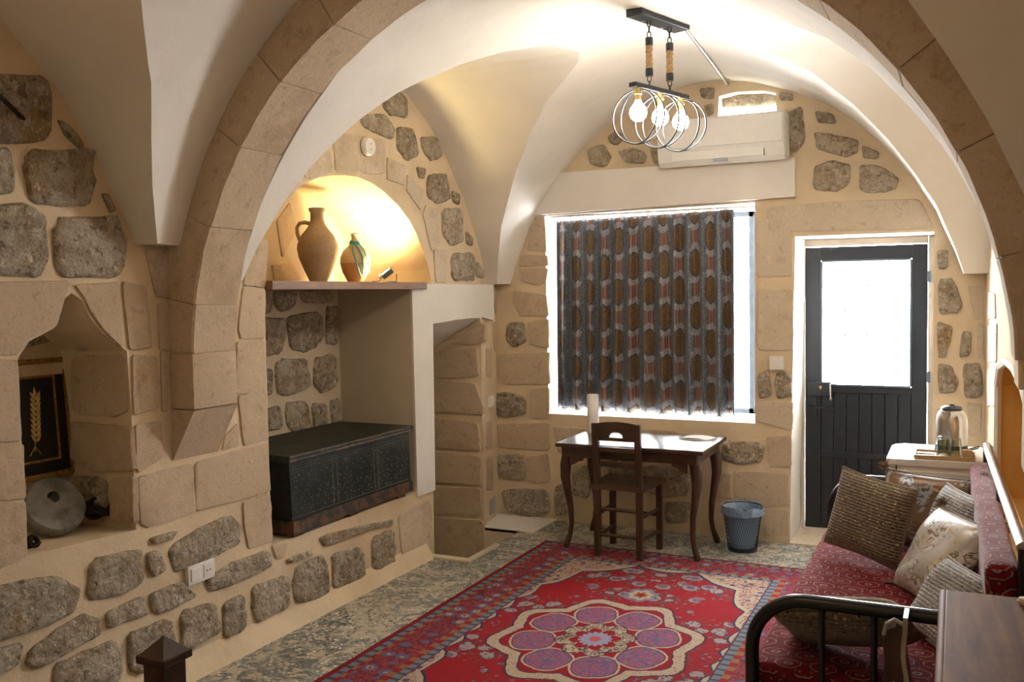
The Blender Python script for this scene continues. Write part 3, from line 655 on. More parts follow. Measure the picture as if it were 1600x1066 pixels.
mb = MB(); mb.box(A1, A1+.004, 5.86, 6.04, 2.45, 2.71, bev=.001); mb.build('side_cover', WHITEPL, ac, world=True)

def emit(name, c, st):
    t = MT(name); t.b.inputs['Base Color'].default_value = (1, 1, 1, 1); t.b.inputs['Emission Color'].default_value = (*c, 1); t.b.inputs['Emission Strength'].default_value = st; return t.m
BULB = emit('lit_bulb', (1, .90, .76), 85.0)
ROPE = plain('jute_rope', (.42, .27, .14), .9, sc=90, var=.4, bump=.5)
ZC = 2.885
ca, cb = onz(1014, 33, ZC), onz(1046, 42, ZC)
def zpix(p, y):          # height at which the plumb line below p meets image row y
    return min((2.3+.002*i for i in range(280)), key=lambda z: abs(533-FPX*(Vector((p.x, p.y, z))-CPOS).dot(UPV)/(Vector((p.x, p.y, z))-CPOS).dot(FWD)-y))
ZBAR = (zpix(ca, 138.5)+zpix(cb, 146.5))/2-.014
ba, bb = onz(988, 133, ZBAR), onz(1072, 154, ZBAR)
dirv = (bb-ba).normalized(); ang = math.atan2(dirv.y, dirv.x)
lamp = empty('pendant_lamp', (ca.x, ca.y, ZC), label='black rope pendant lamp with three lit bulbs in metal rings', cat='lamp')
M0 = T(*((ca+cb)/2)) @ rotm('Z', ang)
mb = MB(); mb.box(-.20, .19, -.045, .045, 0, .05, M0, bev=.004); mb.build('canopy', DKMET, lamp, world=True)
for p in ((-.1, .02), (.06, .03)):
    mb = MB(); mb.lathe([(.009, -.004), (.009, .002)], 10, M0 @ T(p[0], p[1], 0)); mb.build('screw', STEELB, lamp, world=True)
def chain(parent, p, z0, z1, nl):
    mb = MB(); st = (z0-z1)/nl
    for i in range(nl):
        zc = z0-st*(i+.5); R_ = T(p.x, p.y, zc) @ rotm('Z', PI/2*(i % 2)+.5)
        mb.tube([(.009*math.cos(a), 0, (st*.62)*math.sin(a)) for a in [2*PI*q/14 for q in range(14)]], .0026, 6, closed=True, M=R_)
    return mb.build('chain', DKMET, parent, smooth=60, world=True)
for p in (ca, cb):
    bz = ZBAR+.02
    chain(lamp, p, ZC, ZC-.075, 3); chain(lamp, p, bz+.055, bz, 2)
    mb = MB(); pts = []
    for i in range(150):
        f = i/149; pts.append((p.x+.003*math.cos(i*1.2), p.y+.003*math.sin(i*1.2), ZC-.085-(ZC-.085-bz-.06)*f))
    mb.tube(pts, [.0135+.0025*math.sin(i*1.9) for i in range(150)], 8); mb.build('rope_sleeve', ROPE, lamp, smooth=60, world=True)
    for z in (ZC-.095, bz+.07):
        mb = MB(); mb.lathe([(.0, -.02), (.018, -.018), (.0185, .0), (.018, .018), (0, .02)], 14, T(p.x, p.y, z)); mb.build('rope_cap', DKMET, lamp, smooth=40, world=True)
Mb = T(*((ba+bb)/2)) @ rotm('Z', ang); Lh = (bb-ba).length/2
mb = MB(); mb.box(-Lh, Lh, -.02, .02, -.008, .014, Mb, bev=.003); mb.build('bar', DKMET, lamp, world=True)
for k, s_ in enumerate((-.80, .0, .78)):
    Mk = Mb @ T(s_*Lh, 0, -.008)
    for da in (-14, 12):
        mb = MB(); R_ = Mk @ T(0, 0, -.128) @ rotm('Z', math.radians(90+da)) 
        mb.tube([(.128*math.cos(a), 0, .122*math.sin(a)) for a in [2*PI*q/48 for q in range(48)]], .0042, 6, closed=True, M=R_); mb.build('ring', DKMET, lamp, smooth=60, world=True)
    mb = MB(); mb.lathe([(0, 0), (.017, 0), (.018, -.028), (.014, -.03), (.014, -.055), (0, -.055)][::-1], 16, Mk); hol = mb.build('lamp_holder', BRASS, lamp, smooth=40, world=True)
    mb = MB(); mb.lathe([(0.001, -.150), (.020, -.146), (.035, -.130), (.040, -.110), (.035, -.090), (.019, -.068), (.012, -.056)], 20, Mk); mb.build('bulb', BULB, lamp, smooth=60, world=True)
e0 = M0 @ Vector((.203, 0, .03)); e1 = Vector((onx(1,1,1).x*0-1.352, 6.04, 2.945))
mb = MB(); mb.tube([e0, e0.lerp(e1, .5)+Vector((0, 0, .004)), e1], .009, 10); cd_ = mb.build('cable_conduit', plain('dull_conduit', (.34, .29, .26), .5, .3), None, smooth=60); tag(cd_, 'thin metal cable conduit along the vault crown to the back wall', 'conduit')

# unseen bulbs: one added to warm the near bay, one inside the niche
def bulb_lamp(name, loc, drop, label, st, col=(1, .72, .4)):
    r = empty(name, loc, label=label, cat='lamp'); x, y, z = loc
    mb = MB(); mb.tube([(x, y, z+drop), (x, y, z+.05)], .004, 8); mb.build('cord', BLACKPL, r, world=True)
    mb = MB(); mb.lathe([(0, .1), (.02, .1), (.02, .04), (0, .04)][::-1], 14, T(x, y, z)); mb.build('socket', BLACKPL, r, world=True)
    mb = MB(); mb.lathe([(.001, -.05), (.022, -.045), (.035, -.02), (.035, 0), (.02, .035), (.012, .045)], 18, T(x, y, z)); mb.build('bulb', emit(name+'_glow', col, st), r, smooth=60, world=True)
bulb_lamp('added_near_bulb', (-1.0, .9, 2.5), .5, 'added bare warm bulb, out of view in the near vault', 90, (1, .64, .31))
bulb_lamp('niche_bulb', (.46, 4.0, 1.0), .24, 'small warm bulb unseen inside the glow-tinted niche of the right wall', 9, (1, .6, .22))

# ================================================================== RUG
def m_rug():
    t = MT('medallion_rug', .95, .1); x, y, z = t.xyz(); co = t.co
    HW, HL = .92, 1.52
    wob = (t.noise(28, 3, .6, co=co)-.5); wx = x+wob*.014; wy = y+(t.noise(31, 3, .6, co=t.scale(1, -1, 1))-.5)*.014
    ax, ay = wx.abs(), wy.abs()
    red, navy, blue, cream, lblue, gold = (.285, .010, .018), (.05, .04, .085), (.12, .105, .19), (.46, .37, .27), (.17, .20, .245), (.30, .14, .055)
    # field with scattered flowers on winding stems
    col = t.mix(t.noise(9, 3), red, (.33, .014, .022))
    vcell = t.voro(8.5, rnd=.8, co=t.vec(x.abs(), y.abs())); fl = vcell+wob*.3; pet = t.voro(46, co=t.vec(x, y))
    zone = t.noise(2.4, 2, co=t.vec(x.abs(), y.abs())).ss(.40, .46)
    stem = (t.noise(6, 2, .4, 1.4, co=t.vec(x.abs(), y.abs()))-.5).abs().lt(.02)*zone
    col = t.mix(stem*pet.gt(.25), col, (.10, .085, .08)); lv = t.voro(26, co=t.vec(x.abs(), y.abs()))
    col = t.mix(lv.lt(.26)*zone*fl.gt(.5), col, (.20, .15, .14))
    col = t.mix(fl.lt(.44)*zone, col, (.10, .05, .06)); col = t.mix(fl.lt(.40)*zone*pet.gt(.28), col, (.33, .27, .27)); col = t.mix(fl.lt(.25)*zone*pet.gt(.3), col, blue); col = t.mix(fl.lt(.12)*zone, col, (.40, .10, .10))
    # corner spandrels: lobed cream-edged arcs
    th = ay.atan2(ax); lob = (ax/.605).pow(2.6)+(ay/1.205).pow(2.6)+((th*11.).sin().abs())*.16
    filig = (t.noise(24, 3, .5, 1.8, co=t.vec(x, y))-.5).abs()
    spf = t.mix(filig.ss(.05, .02), cream, (.26, .05, .07)); spf = t.mix(t.voro(16, co=t.vec(x, y)).lt(.28), spf, blue); spf = t.mix(t.voro(16, co=t.vec(x, y)).lt(.13), spf, red)
    col = t.mix(lob.gt(.98), col, navy); col = t.mix(lob.gt(1.02), col, cream); col = t.mix(lob.gt(1.10), col, spf)
    # medallion
    r = (wx*wx+(wy*.86)*(wy*.86)).sqrt(); a = (wy*.86).atan2(wx)
    l8 = (a*4.).sin().abs(); l16 = (a*8.).cos().abs()
    rm = r-l8.pow(1.3)*.075-l16*.014-(a*2.).cos().abs()*.02
    col = t.mix(rm.lt(.405), col, (.10, .03, .05)); col = t.mix(rm.lt(.392), col, t.mix(t.voro(60, co=t.vec(x, y)).lt(.25), cream, (.35, .12, .12)))
    col = t.mix(rm.lt(.338), col, (.12, .03, .06)); col = t.mix(rm.lt(.328), col, red)
    # eight lobes holding blue cartouches
    k = (a/(PI/4)).floor(); da = (a/(PI/4)-k-.5)*(PI/4)
    ex = r*da.cos()-.285; ey = r*da.sin()
    e = ((ex/.092).abs().pow(2.6)+(ey/.094).abs().pow(2.6))
    col = t.mix(e.lt(1.5), col, cream); col = t.mix(e.lt(1.15), col, (.10, .04, .07))
    inn = t.mix(filig.ss(.06, .03), t.mix(t.noise(30, 2), (.12, .07, .17), (.20, .14, .28)), (.40, .10, .13)); inn = t.mix(t.voro(22, co=t.vec(x, y)).lt(.2), inn, lblue)
    col = t.mix(e.lt(1.0), col, inn)
    # inner rosette
    rr = r-l8*.035
    ros = t.mix(filig.ss(.07, .03), (.48, .40, .28), (.10, .05, .06))
    col = t.mix(rr.lt(.155), col, (.1, .03, .05)); col = t.mix(rr.lt(.148), col, ros); col = t.mix(rr.lt(.085), col, red); col = t.mix((r-l16*.018).lt(.062), col, (.30, .30, .42)); col = t.mix(r.lt(.028), col, (.5, .1, .12))
    # palmette pendants above and below the medallion
    py = ay-.69; ep = ((wx/.085).pow(2.)+(py/.105).pow(2.)).sqrt()+((py.atan2(wx)*7.).cos())*.09
    col = t.mix(ep.lt(1.0), col, (.20, .19, .27)); col = t.mix(ep.lt(.72), col, cream); col = t.mix(ep.lt(.42), col, gold); col = t.mix(ep.lt(.25), col, red)
    # borders: distance from the edge
    d = (HW-ax).min(HL-ay); s = (wx*1.0).max(0)*0.+x+y
    al = (HW-ax).lt(HL-ay); run = al*y+(1.-al)*x
    br = t.mix(filig.ss(.06, .025), (.15, .03, .05), (.36, .06, .06)); f1 = t.voro(11, rnd=.5, co=t.vec(x, y))
    br = t.mix((f1+wob*.3).lt(.40), br, (.13, .12, .20)); br = t.mix((f1+wob*.3).lt(.22), br, (.42, .30, .24)); br = t.mix(f1.lt(.1), br, red)
    col = t.mix(d.lt(.33), col, (.10, .04, .06))
    g2 = t.mix((run*34.).pp(1.).lt(.35), lblue, (.08, .08, .10))
    col = t.mix(d.lt(.322), col, g2); col = t.mix(d.lt(.285), col, t.mix((run*22.).pp(1.).lt(.5), (.30, .02, .025), gold)); col = t.mix(d.lt(.25), col, br)
    col = t.mix(d.lt(.095), col, t.mix((run*22.).pp(1.).lt(.5), (.30, .02, .025), gold)); col = t.mix(d.lt(.072), col, t.mix((run*30.).pp(1.).lt(.4), lblue, (.08, .08, .10))); col = t.mix(d.lt(.035), col, (.24, .015, .02))
    col = t.mix(t.noise(260, 2)*.5, col, t.mix(.7, col, (.02, .02, .02))); t.color(col)
    t.bump(t.noise(240, 3)+t.noise(40, 2)*.4, .5, .004); return t.m
RX, RY = -1.52, 4.0
nx_, ny_ = 46, 76; vs, fs = [], []
for j in range(ny_+1):
    for i in range(nx_+1):
        x, y = -.92+1.84*i/nx_, -1.52+3.04*j/ny_
        e = min(.92-abs(x), 1.52-abs(y)); zt = .005+.001*noise.noise(Vector((x*3, y*3, 0)))
        vs.append((x+.006*noise.noise(Vector((y*4, x, 2))), y+.005*noise.noise(Vector((x*4, y, 7))), zt if e > .005 else .001))
for j in range(ny_):
    for i in range(nx_): a = j*(nx_+1)+i; fs.append((a, a+1, a+nx_+2, a+nx_+1))
mb = MB(); mb.add(vs, fs); rug = mb.build('rug', m_rug(), smooth=180); rug.location = (RX, RY, .0005)
tag(rug, 'red wool carpet with cream and blue medallion lying on the terrazzo floor', 'rug')

# ================================================================== FURNITURE
def m_wood(name, c1, c2, rough=.35, ax=0, spec=.5, coat=0):
    t = MT(name, rough, spec); sc = [18, 18, 18]; sc[ax] = 1.6
    g = t.noise(1.0, 6, .6, 1.2, co=t.scale(*sc)); col = t.ramp(g, [(.3, c1), (.5, tuple((a+b)/2 for a, b in zip(c1, c2))), (.7, c2)])
    t.color(t.mix(t.noise(5, 3).ss(.5, .7)*.4, col, tuple(v*.55 for v in c1)))
    t.b.inputs['Coat Weight'].default_value = coat; t.b.inputs['Coat Roughness'].default_value = .18
    t.bump(g, .12, .003); return t.m
DARKW = m_wood('dark_walnut', (.028, .013, .007), (.085, .038, .018), .34, 0, coat=.3)
DARKWZ = m_wood('dark_walnut_upright', (.028, .013, .007), (.08, .036, .017), .36, 2, coat=.2)
SHELFW = m_wood('shelf_oak', (.16, .075, .030), (.30, .155, .065), .5, 1)
DRESW = m_wood('dresser_wood', (.085, .034, .013), (.25, .11, .042), .6, 1, spec=.08)
# ---- table
TZ = .685
tb = empty('writing_table', (-1.82, 5.65, 0), label='dark wooden side table with curved cabriole legs under the window', cat='table')
mb = MB(); mb.box(-2.285, -1.345, 5.335, 5.955, TZ-.026, TZ, bev=.007); mb.build('table_top', DARKW, tb, world=True)
mb = MB()
for y in (5.375, 5.90): mb.box(-2.245, -1.39, y-.01, y+.01, TZ-.09, TZ-.024)
for x in (-2.245, -1.40): mb.box(x-.01, x+.01, 5.375, 5.90, TZ-.09, TZ-.024)
mb.build('apron', DARKW, tb, world=True)
for k, (fx, fy) in enumerate(((-2.241, 5.40), (-1.405, 5.425), (-2.246, 5.883), (-1.398, 5.895))):
    sx = -1 if k % 2 == 0 else 1; sy = -1 if k < 2 else 1
    prof = [(.658, .0, .034), (.60, .004, .036), (.54, .016, .036), (.46, .020, .031), (.36, .004, .024), (.26, -.012, .019), (.16, -.016, .016), (.09, -.006, .016), (.045, .010, .019), (.015, .020, .021), (.0, .022, .018)]
    mb = MB(); mb.tube([(fx+sx*(o-.018)*.9, fy+sy*(o-.018)*.5, max(z_, .0075 if fy < 5.6 else 0)) for z_, o, r_ in prof], [r_ for *_, r_ in prof], 10); mb.build('leg', DARKWZ, tb, smooth=50, world=True)
for sx, x in ((-1, -2.2), (1, -1.45)):
    mb = MB(); poly = [(0, 0), (-sx*.10, 0), (-sx*.085, -.025), (-sx*.06, -.03), (-sx*.03, -.05), (0, -.06)]
    mb.prism(poly, .018, T(x, 5.385, TZ-.085) @ Matrix(((1, 0, 0), (0, 0, -1), (0, 1, 0))).to_4x4()); mb.build('carved_bracket', DARKW, tb, world=True)
mb = MB(); mb.lathe([(0, 0), (.038, 0), (.039, .004), (.039, .25), (.036, .256), (0.012, .256), (.010, .24), (0, .24)], 28, T(-2.215, 5.83, TZ)); pr = mb.build('paper_roll', plain('white_paper', (.85, .83, .79), .8, var=.03), smooth=40)
tag(pr, 'tall plain white cylinder standing on the table behind the chair', 'paper roll')
bk = empty('booklet', (-1.49, 5.80, TZ), math.radians(-14), label='open white booklet lying on the right end of the table', cat='booklet')
PAPER = plain('paper', (.86, .85, .82), .8, var=.03)
mb = MB(); mb.box(-.10, .09, -.075, .075, .0005, .005); mb.build('cover', PAPER, bk)
mb = MB(); n = 12
for i in range(n): mb.add([(-.095+.185*i/n, -.07, .006+.008*math.sin(PI*i/n)), (-.095+.185*(i+1)/n, -.07, .006+.008*math.sin(PI*(i+1)/n)), (-.095+.185*(i+1)/n, .07, .006+.008*math.sin(PI*(i+1)/n)), (-.095+.185*i/n, .07, .006+.008*math.sin(PI*i/n))], [(0, 1, 2, 3)])
mb.build('page', PAPER, bk)
# ---- chair
ch = empty('wooden_chair', (-1.85, 5.46, 0), label='dark wooden ladder-back chair with handhold pushed up to the table', cat='chair')
P = dict(bl=(-1.992, 5.305), br=(-1.722, 5.30), fl=(-2.005, 5.62), fr=(-1.69, 5.605))
for k in ('bl', 'br'):
    x, y = P[k]; mb = MB(); L_ = [(0, 0, .0075), (0, 0, .44), (0, -.012, .62), (0, -.03, .83)]
    for i in range(3):
        a, b = L_[i], L_[i+1]; w0 = .021 if i < 2 else .019
        mb.add([(x+sx*.019, y+a[1]+sy*.016, a[2]) for sx, sy in ((-1, -1), (1, -1), (1, 1), (-1, 1))]+[(x+sx*.019, y+b[1]+sy*.016, b[2]) for sx, sy in ((-1, -1), (1, -1), (1, 1), (-1, 1))], [(0, 1, 5, 4), (1, 2, 6, 5), (2, 3, 7, 6), (3, 0, 4, 7), (0, 3, 2, 1), (4, 5, 6, 7)])
    mb.build('back_post', DARKWZ, ch, world=True)
for k in ('fl', 'fr'):
    x, y = P[k]; mb = MB(); mb.box(x-.018, x+.018, y-.018, y+.018, 0, .43, bev=.004); mb.build('leg', DARKWZ, ch, world=True)
mb = MB(); mb.prism([(-2.035, 5.275), (-1.69, 5.27), (-1.655, 5.635), (-2.045, 5.65)], .026, T(0, 0, .425)); mb.build('seat', DARKW, ch, world=True)
mb = MB(); poly = [(-.152, 0), (-.152, .07), (-.14, .083), (-.07, .094), (0, .098), (.07, .094), (.14, .083), (.152, .07), (.152, 0), (.045, 0), (.04, .022), (.02, .036), (0, .04), (-.02, .036), (-.04, .022), (-.045, 0)]
mb.prism(poly, .022, T(-1.857, 5.287, .745) @ Matrix(((1, 0, 0), (0, 0, -1), (0, 1, 0))).to_4x4()); mb.build('top_rail', DARKW, ch, world=True)
for z0, z1 in ((.725, .747), (.655, .685), (.565, .595)):
    mb = MB(); yy = 5.287+.012*(z1 < .7); mb.box(-1.98, -1.735, yy-.016, yy, z0, z1, bev=.003); mb.build('slat', DARKW, ch, world=True)
for (a, b, z_) in (('bl', 'br', .30), ('bl', 'br', .14), ('fl', 'fr', .22), ('bl', 'fl', .26), ('br', 'fr', .26), ('bl', 'fl', .12), ('br', 'fr', .12)):
    mb = MB(); mb.tube([(*P[a], z_), (*P[b], z_)], .0115, 8); mb.build('stretcher', DARKWZ, ch, smooth=60, world=True)
# ---- waste basket
WB = (-1.213, 5.80)
wb = empty('waste_basket', (*WB, 0), label='black wire mesh waste basket lined with a blue bag beside the table', cat='waste basket')
rb, rt, hb = .088, .122, .275
mb = MB()
for sgn in (1, -1):
    for k in range(44):
        a0 = 2*PI*k/44; mb.tube([((rb+(rt-rb)*f)*math.cos(a0+sgn*f*.75), (rb+(rt-rb)*f)*math.sin(a0+sgn*f*.75), .01+(hb-.01)*f) for f in [q/7 for q in range(8)]], .0009, 3, cap=False)
mb.build('mesh_wall', DKMET, wb)
mb = MB(); mb.tube([(rt*math.cos(a), rt*math.sin(a), hb) for a in [2*PI*q/40 for q in range(40)]], .005, 8, closed=True); mb.build('rim', DKMET, wb, smooth=60)
mb = MB(); mb.lathe([(0, 0), (rb+.002, 0), (rb+.004, .022), (rb-.002, .024), (0, .012)], 32); mb.build('base', DKMET, wb, smooth=30)
t = MT('blue_plastic_bag', .3, .5); t.color(t.mix(t.noise(6, 3), (.13, .24, .40), (.30, .42, .58))); t.bump(t.noise(12, 4, .6, 1), .6, .02); t.b.inputs['Transmission Weight'].default_value = .25
mb = MB(); vs, fs = [], []; prof = [(rb-.012, .02), (rb, .1), (rb+.014, .2), (rt-.005, hb), (rt+.004, hb+.008), (rt+.009, hb-.004), (rt+.008, hb-.045)]
n = 48
for i, (r_, z_) in enumerate(prof):
    for j in range(n):
        a = 2*PI*j/n; w_ = noise.noise(Vector((math.cos(a)*3, math.sin(a)*3, z_*12)))
        vs.append(((r_+.006*w_)*math.cos(a), (r_+.006*w_)*math.sin(a), z_+(.008*w_ if i > 2 else 0)))
fs = [(i*n+j, i*n+(j+1) % n, (i+1)*n+(j+1) % n, (i+1)*n+j) for i in range(len(prof)-1) for j in range(n)]
mb.add(vs, fs); mb.build('bin_bag', t.m, wb, smooth=80)
# ---- studded chest
t = MT('black_green_leather', .5, .25); nz = t.noise(7, 5, .65); col = t.mix(nz.ss(.4, .7), (.010, .013, .010), (.028, .034, .024)); col = t.mix(t.noise(22, 5, .7).ss(.62, .7)*.6, col, (.09, .06, .035)); t.color(col); t.bump(t.noise(30, 5), .3, .006); LEATH = t.m
t = MT('worn_chest_wood', .6, .4); col = t.mix(t.noise(14, 6, .7).ss(.42, .6), (.020, .016, .011), (.13, .06, .025)); t.color(col); WORN = t.m
cst = empty('studded_chest', (-3.2, 4.15, .43), label='black studded leather chest standing in the wall alcove', cat='chest')
yb0, yb1, yt0, yt1 = 3.605, 4.70, 3.575, 4.672
def slab(mb, x0b, x1b, x0t, x1t, y0b, y1b, y0t, y1t, z0, z1):
    mb.add([(x0b, y0b, z0), (x1b, y0b, z0), (x1b, y1b, z0), (x0b, y1b, z0), (x0t, y0t, z1), (x1t, y0t, z1), (x1t, y1t, z1), (x0t, y1t, z1)], [(0, 3, 2, 1), (4, 5, 6, 7), (0, 1, 5, 4), (1, 2, 6, 5), (2, 3, 7, 6), (3, 0, 4, 7)])
mb = MB(); slab(mb, -3.44, -2.955, -3.44, -2.945, yb0, yb1, yt0, yt1, .50, .815); mb.build('body', LEATH, cst, world=True)
mb = MB(); slab(mb, -3.44, -2.945, -3.44, -2.945, yb0-.006, yb1+.006, yb0-.006, yb1+.004, .452, .515); mb.build('plinth', WORN, cst, world=True)
for y in (3.66, 4.12, 4.6):
    mb = MB(); mb.box(-3.4, -2.96, y-.04, y+.04, .432, .455); mb.build('foot', WORN, cst, world=True)
mb = MB(); mb.box(-3.46, -2.925, yt0-.02, yt1+.022, .815, .85, bev=.006); lid = mb.build('lid', LEATH, cst, world=True)
mb = MB(); mb.tube([(-2.926, yt0-.02, .822), (-2.926, yt1+.022, .822)], .006, 8); mb.tube([(-2.926, yt0-.02, .842), (-2.926, yt1+.022, .842)], .005, 8); mb.build('lid_moulding', WORN, lid, world=True)
mb = MB(); random.seed(3); pts = []
for i in range(150):
    f = i/149
    for z_ in (.79, .775, .53): pts.append((f, z_)) if i % 2 == 0 else None
for cy in (.17, .5, .83):
    for rr_, nn in ((.045, 10), (.09, 18), (.125, 26)):
        for q in range(nn): pts.append((cy+rr_*1.1*math.cos(2*PI*q/nn), .655+rr_*math.sin(2*PI*q/nn)))
for k in range(30):
    for q in (.31, .345, .655, .69): pts.append((q+.006*(k % 2), .54+.235*k/29))
for q in range(160): pts.append((random.uniform(.02, .98), random.uniform(.54, .77)))
for f, z_ in pts:
    g = (z_-.5)/.315; y = (yb0+(yt0-yb0)*g)+f*(yb1-yb0); y = max(yb0, min(yb1-.03, y)); x = -2.955+.010*g
    mb.add([(x-.001, y-.003, z_-.003), (x-.001, y+.003, z_-.003), (x-.001, y+.003, z_+.003), (x-.001, y-.003, z_+.003), (x+.003, y, z_)], [(0, 1, 4), (1, 2, 4), (2, 3, 4), (3, 0, 4)])
st = mb.build('brass_studs', plain('dull_brass', (.42, .36, .25), .4, .7), cst, world=True); st['kind'] = 'stuff'
# ---- shelf with jugs
mb = MB(); mb.box(-3.495, -2.925, 3.468, 4.885, 1.660, 1.702, bev=.004); sh = mb.build('wall_shelf', SHELFW); tag(sh, 'thick brown wooden shelf board across the lit arched alcove', 'shelf')
t = MT('old_clay', .85, .2); col = t.mix(t.noise(6, 5, .6).ss(.35, .65), (.30, .20, .115), (.40, .29, .175)); col = t.mix(t.noise(25, 5, .7).ss(.58, .7)*.5, col, (.16, .105, .06)); t.color(col); t.bump(t.noise(40, 4)+t.noise(3, 2, co=t.scale(1, 1, 30))*.4, .25, .006); CLAY = t.m
t = MT('pale_clay_half', .8, .2); z_ = t.xyz()[2]; t.color(t.mix(z_.gt(.115), (.33, .19, .10), (.44, .34, .21))); t.bump(t.noise(40, 4), .25, .006); CLAY2 = t.m
jg = empty('clay_jug', (-3.2, 4.18, 1.702), label='large brown clay jug with one handle on the alcove shelf', cat='jug')
mb = MB(); mb.lathe([(0, 0), (.046, 0), (.052, .012), (.078, .07), (.104, .135), (.114, .185), (.110, .215), (.088, .262), (.058, .298), (.042, .325), (.037, .35), (.037, .385), (.045, .395), (.045, .41), (.034, .412), (.032, .38), (.0, .36)], 40); mb.build('body', CLAY, jg, smooth=50)
hd = -RGT; hx, hy = hd.x, hd.y
mb = MB(); pts = [(.075, .275), (.088, .30), (.098, .325), (.096, .345), (.08, .352), (.055, .345), (.036, .335)]; pts = [(.098, .235), (.112, .27), (.113, .305), (.098, .328), (.07, .333), (.036, .325)]
mb.tube([(hx*r_, hy*r_, z_) for r_, z_ in pts], [.012, .011, .010, .010, .011, .013], 10); mb.build('handle', CLAY, jg, smooth=60)
js = empty('small_clay_jug', (-3.2, 4.53, 1.702), label='small two-tone clay jug tied with blue rope on the shelf', cat='jug')
mb = MB(); mb.lathe([(0, 0), (.042, 0), (.048, .01), (.075, .06), (.089, .115), (.086, .15), (.068, .19), (.04, .215), (.024, .235), (.019, .26), (.02, .275), (.027, .283), (.016, .292), (.012, .285), (0, .28)], 36); mb.build('body', CLAY2, js, smooth=50)
ROPEB = plain('blue_rope', (.05, .26, .36), .8, sc=120, var=.4)
mb = MB()
for k in range(3): mb.tube([((.031-.003*k)*math.cos(a), (.031-.003*k)*math.sin(a), .228+k*.007+.004*math.sin(2*a)) for a in [2*PI*q/20 for q in range(20)]], .004, 6, closed=True)
rt_ = Vector((RGT.x, RGT.y)); fw = Vector((-FWD.x, -FWD.y))
def jp(a, b, z_): v = rt_*a+fw*b; return (v.x, v.y, z_)
mb.tube([jp(.0, .035, .235), jp(.03, .065, .20), jp(.055, .075, .15), jp(.06, .08, .10), jp(.055, .085, .05)], .0045, 6); mb.tube([jp(-.01, .035, .235), jp(.0, .075, .19), jp(.015, .09, .14), jp(.03, .09, .08), jp(.045, .085, .03)], .004, 6); mb.tube([jp(.02, .03, .24), jp(.06, .05, .19), jp(.085, .06, .13), jp(.09, .06, .06)], .0035, 6)
mb.build('rope', ROPEB, js, smooth=60)
mb = MB(); mb.lathe([(0, -.008), (.008, -.004), (.008, .004), (0, .008)], 10, T(*jp(-.012, .07, .205))); mb.build('green_bead', plain('green_bead', (.18, .40, .08), .4), js)
sp = empty('floodlight', (-3.06, 4.66, 1.702), label='small lit LED floodlight tilted upward on the shelf', cat='spotlight')
Ms = T(-3.06, 4.66, 1.75) @ rotm('Z', math.radians(-55)) @ rotm('X', math.radians(-52))
mb = MB(); mb.box(-.055, .055, -.02, .012, -.035, .035, Ms, bev=.004); mb.build('housing', IRON, sp, world=True)
mb = MB(); mb.box(-.046, .046, -.0225, -.0195, -.027, .027, Ms); FLOOD = emit('flood_led', (1, .76, .34), 650.0); mb.build('lens', FLOOD, sp, world=True)
mb = MB(); mb.tube([(-3.06-.06, 4.66, 1.75), (-3.06-.06, 4.66, 1.706), (-3.06+.06, 4.66, 1.706), (-3.06+.06, 4.66, 1.75)], .004, 6); mb.build('bracket', IRON, sp, world=True)
mb = MB(); mb.tube([(-3.08, 4.64, 1.735), (-3.10, 4.60, 1.712), (-3.12, 4.56, 1.706), (-3.2, 4.62, 1.706), (-3.35, 4.7, 1.706), (-3.47, 4.75, 1.706)], .003, 6); mb.build('power_cord', BLACKPL, sp, world=True)
mb = MB(); mb.lathe([(0, 0), (.05, 0), (.05, .022), (.046, .03), (0, .032)], 32, T(XL+.014, 4.314, 2.445) @ rotm('Y', PI/2)); dsc = empty('thermostat_disc', (XL+.016, 4.314, 2.445), label='round white wall sensor above the arched alcove', cat='wall sensor')
dd = mb.build('cover', WHITEPL, dsc, smooth=40, world=True)
for z_ in (2.46, 2.43):
    mb = MB(); mb.lathe([(0, 0), (.005, 0), (.004, .002), (0, .002)], 10, T(XL+.045, 4.316, z_) @ rotm('Y', PI/2)); mb.build('button', plain('grey_dot', (.4, .4, .4), .5), dsc, world=True)
# ---- switches and plates
def plate(name, plane, c, w, h, label, cat, parts, d=.012, off=.012):
    u, v = plane.px(*c); r = empty(name, plane.at(u, v, off), label=label, cat=cat)
    M = Matrix.Translation(plane.at(u, v, off)) @ Matrix((plane.U, plane.V, plane.N)).transposed().to_4x4()
    mb = MB(); mb.box(-w/2, w/2, -h/2, h/2, -.01, d, M, bev=.003); mb.build('plate', WHITEPL, r, world=True)
    for p in parts:
        mb = MB()
        if p[0] == 'rocker': mb.box(p[1]-.026, p[1]+.026, -.028, .028, d-.001, d+.005, M, bev=.003); mb.build('rocker', WHITEPL, r, world=True)
        else:
            mb.lathe([(.022, d+.004), (.0215, d+.004), (.02, d-.004), (0, d-.004)], 24, M @ T(p[1], 0, 0)); k = mb.build('socket_well', WHITEPL, r, world=True)
            mb = MB(); mb.box(p[1]-.028, p[1]+.028, -.03, .03, d-.001, d+.003, M, bev=.002); mb.build('socket_frame', WHITEPL, r, world=True)
            for sx in (-.009, .009):
                mb = MB(); mb.lathe([(0, d+.0035), (.003, d+.0035), (.003, d+.006), (0, d+.006)], 8, M @ T(p[1]+sx, 0, 0)); mb.build('pin_hole', BLACKPL, k, world=True)
    return r
plate('double_switch', PL, (309, 893), .155, .082, 'white double plate with switch and socket on the left stone wall', 'switch', [('rocker', -.037), ('socket', .037)])
plate('light_switch', PB, (1214, 567), .085, .085, 'white light switch between the window and the black door', 'switch', [('rocker', 0)], off=.014)
plate('light_switch', pier, (764.5, 627), .075, .08, 'white wall switch beside the passage corner', 'switch', [('rocker', 0)])
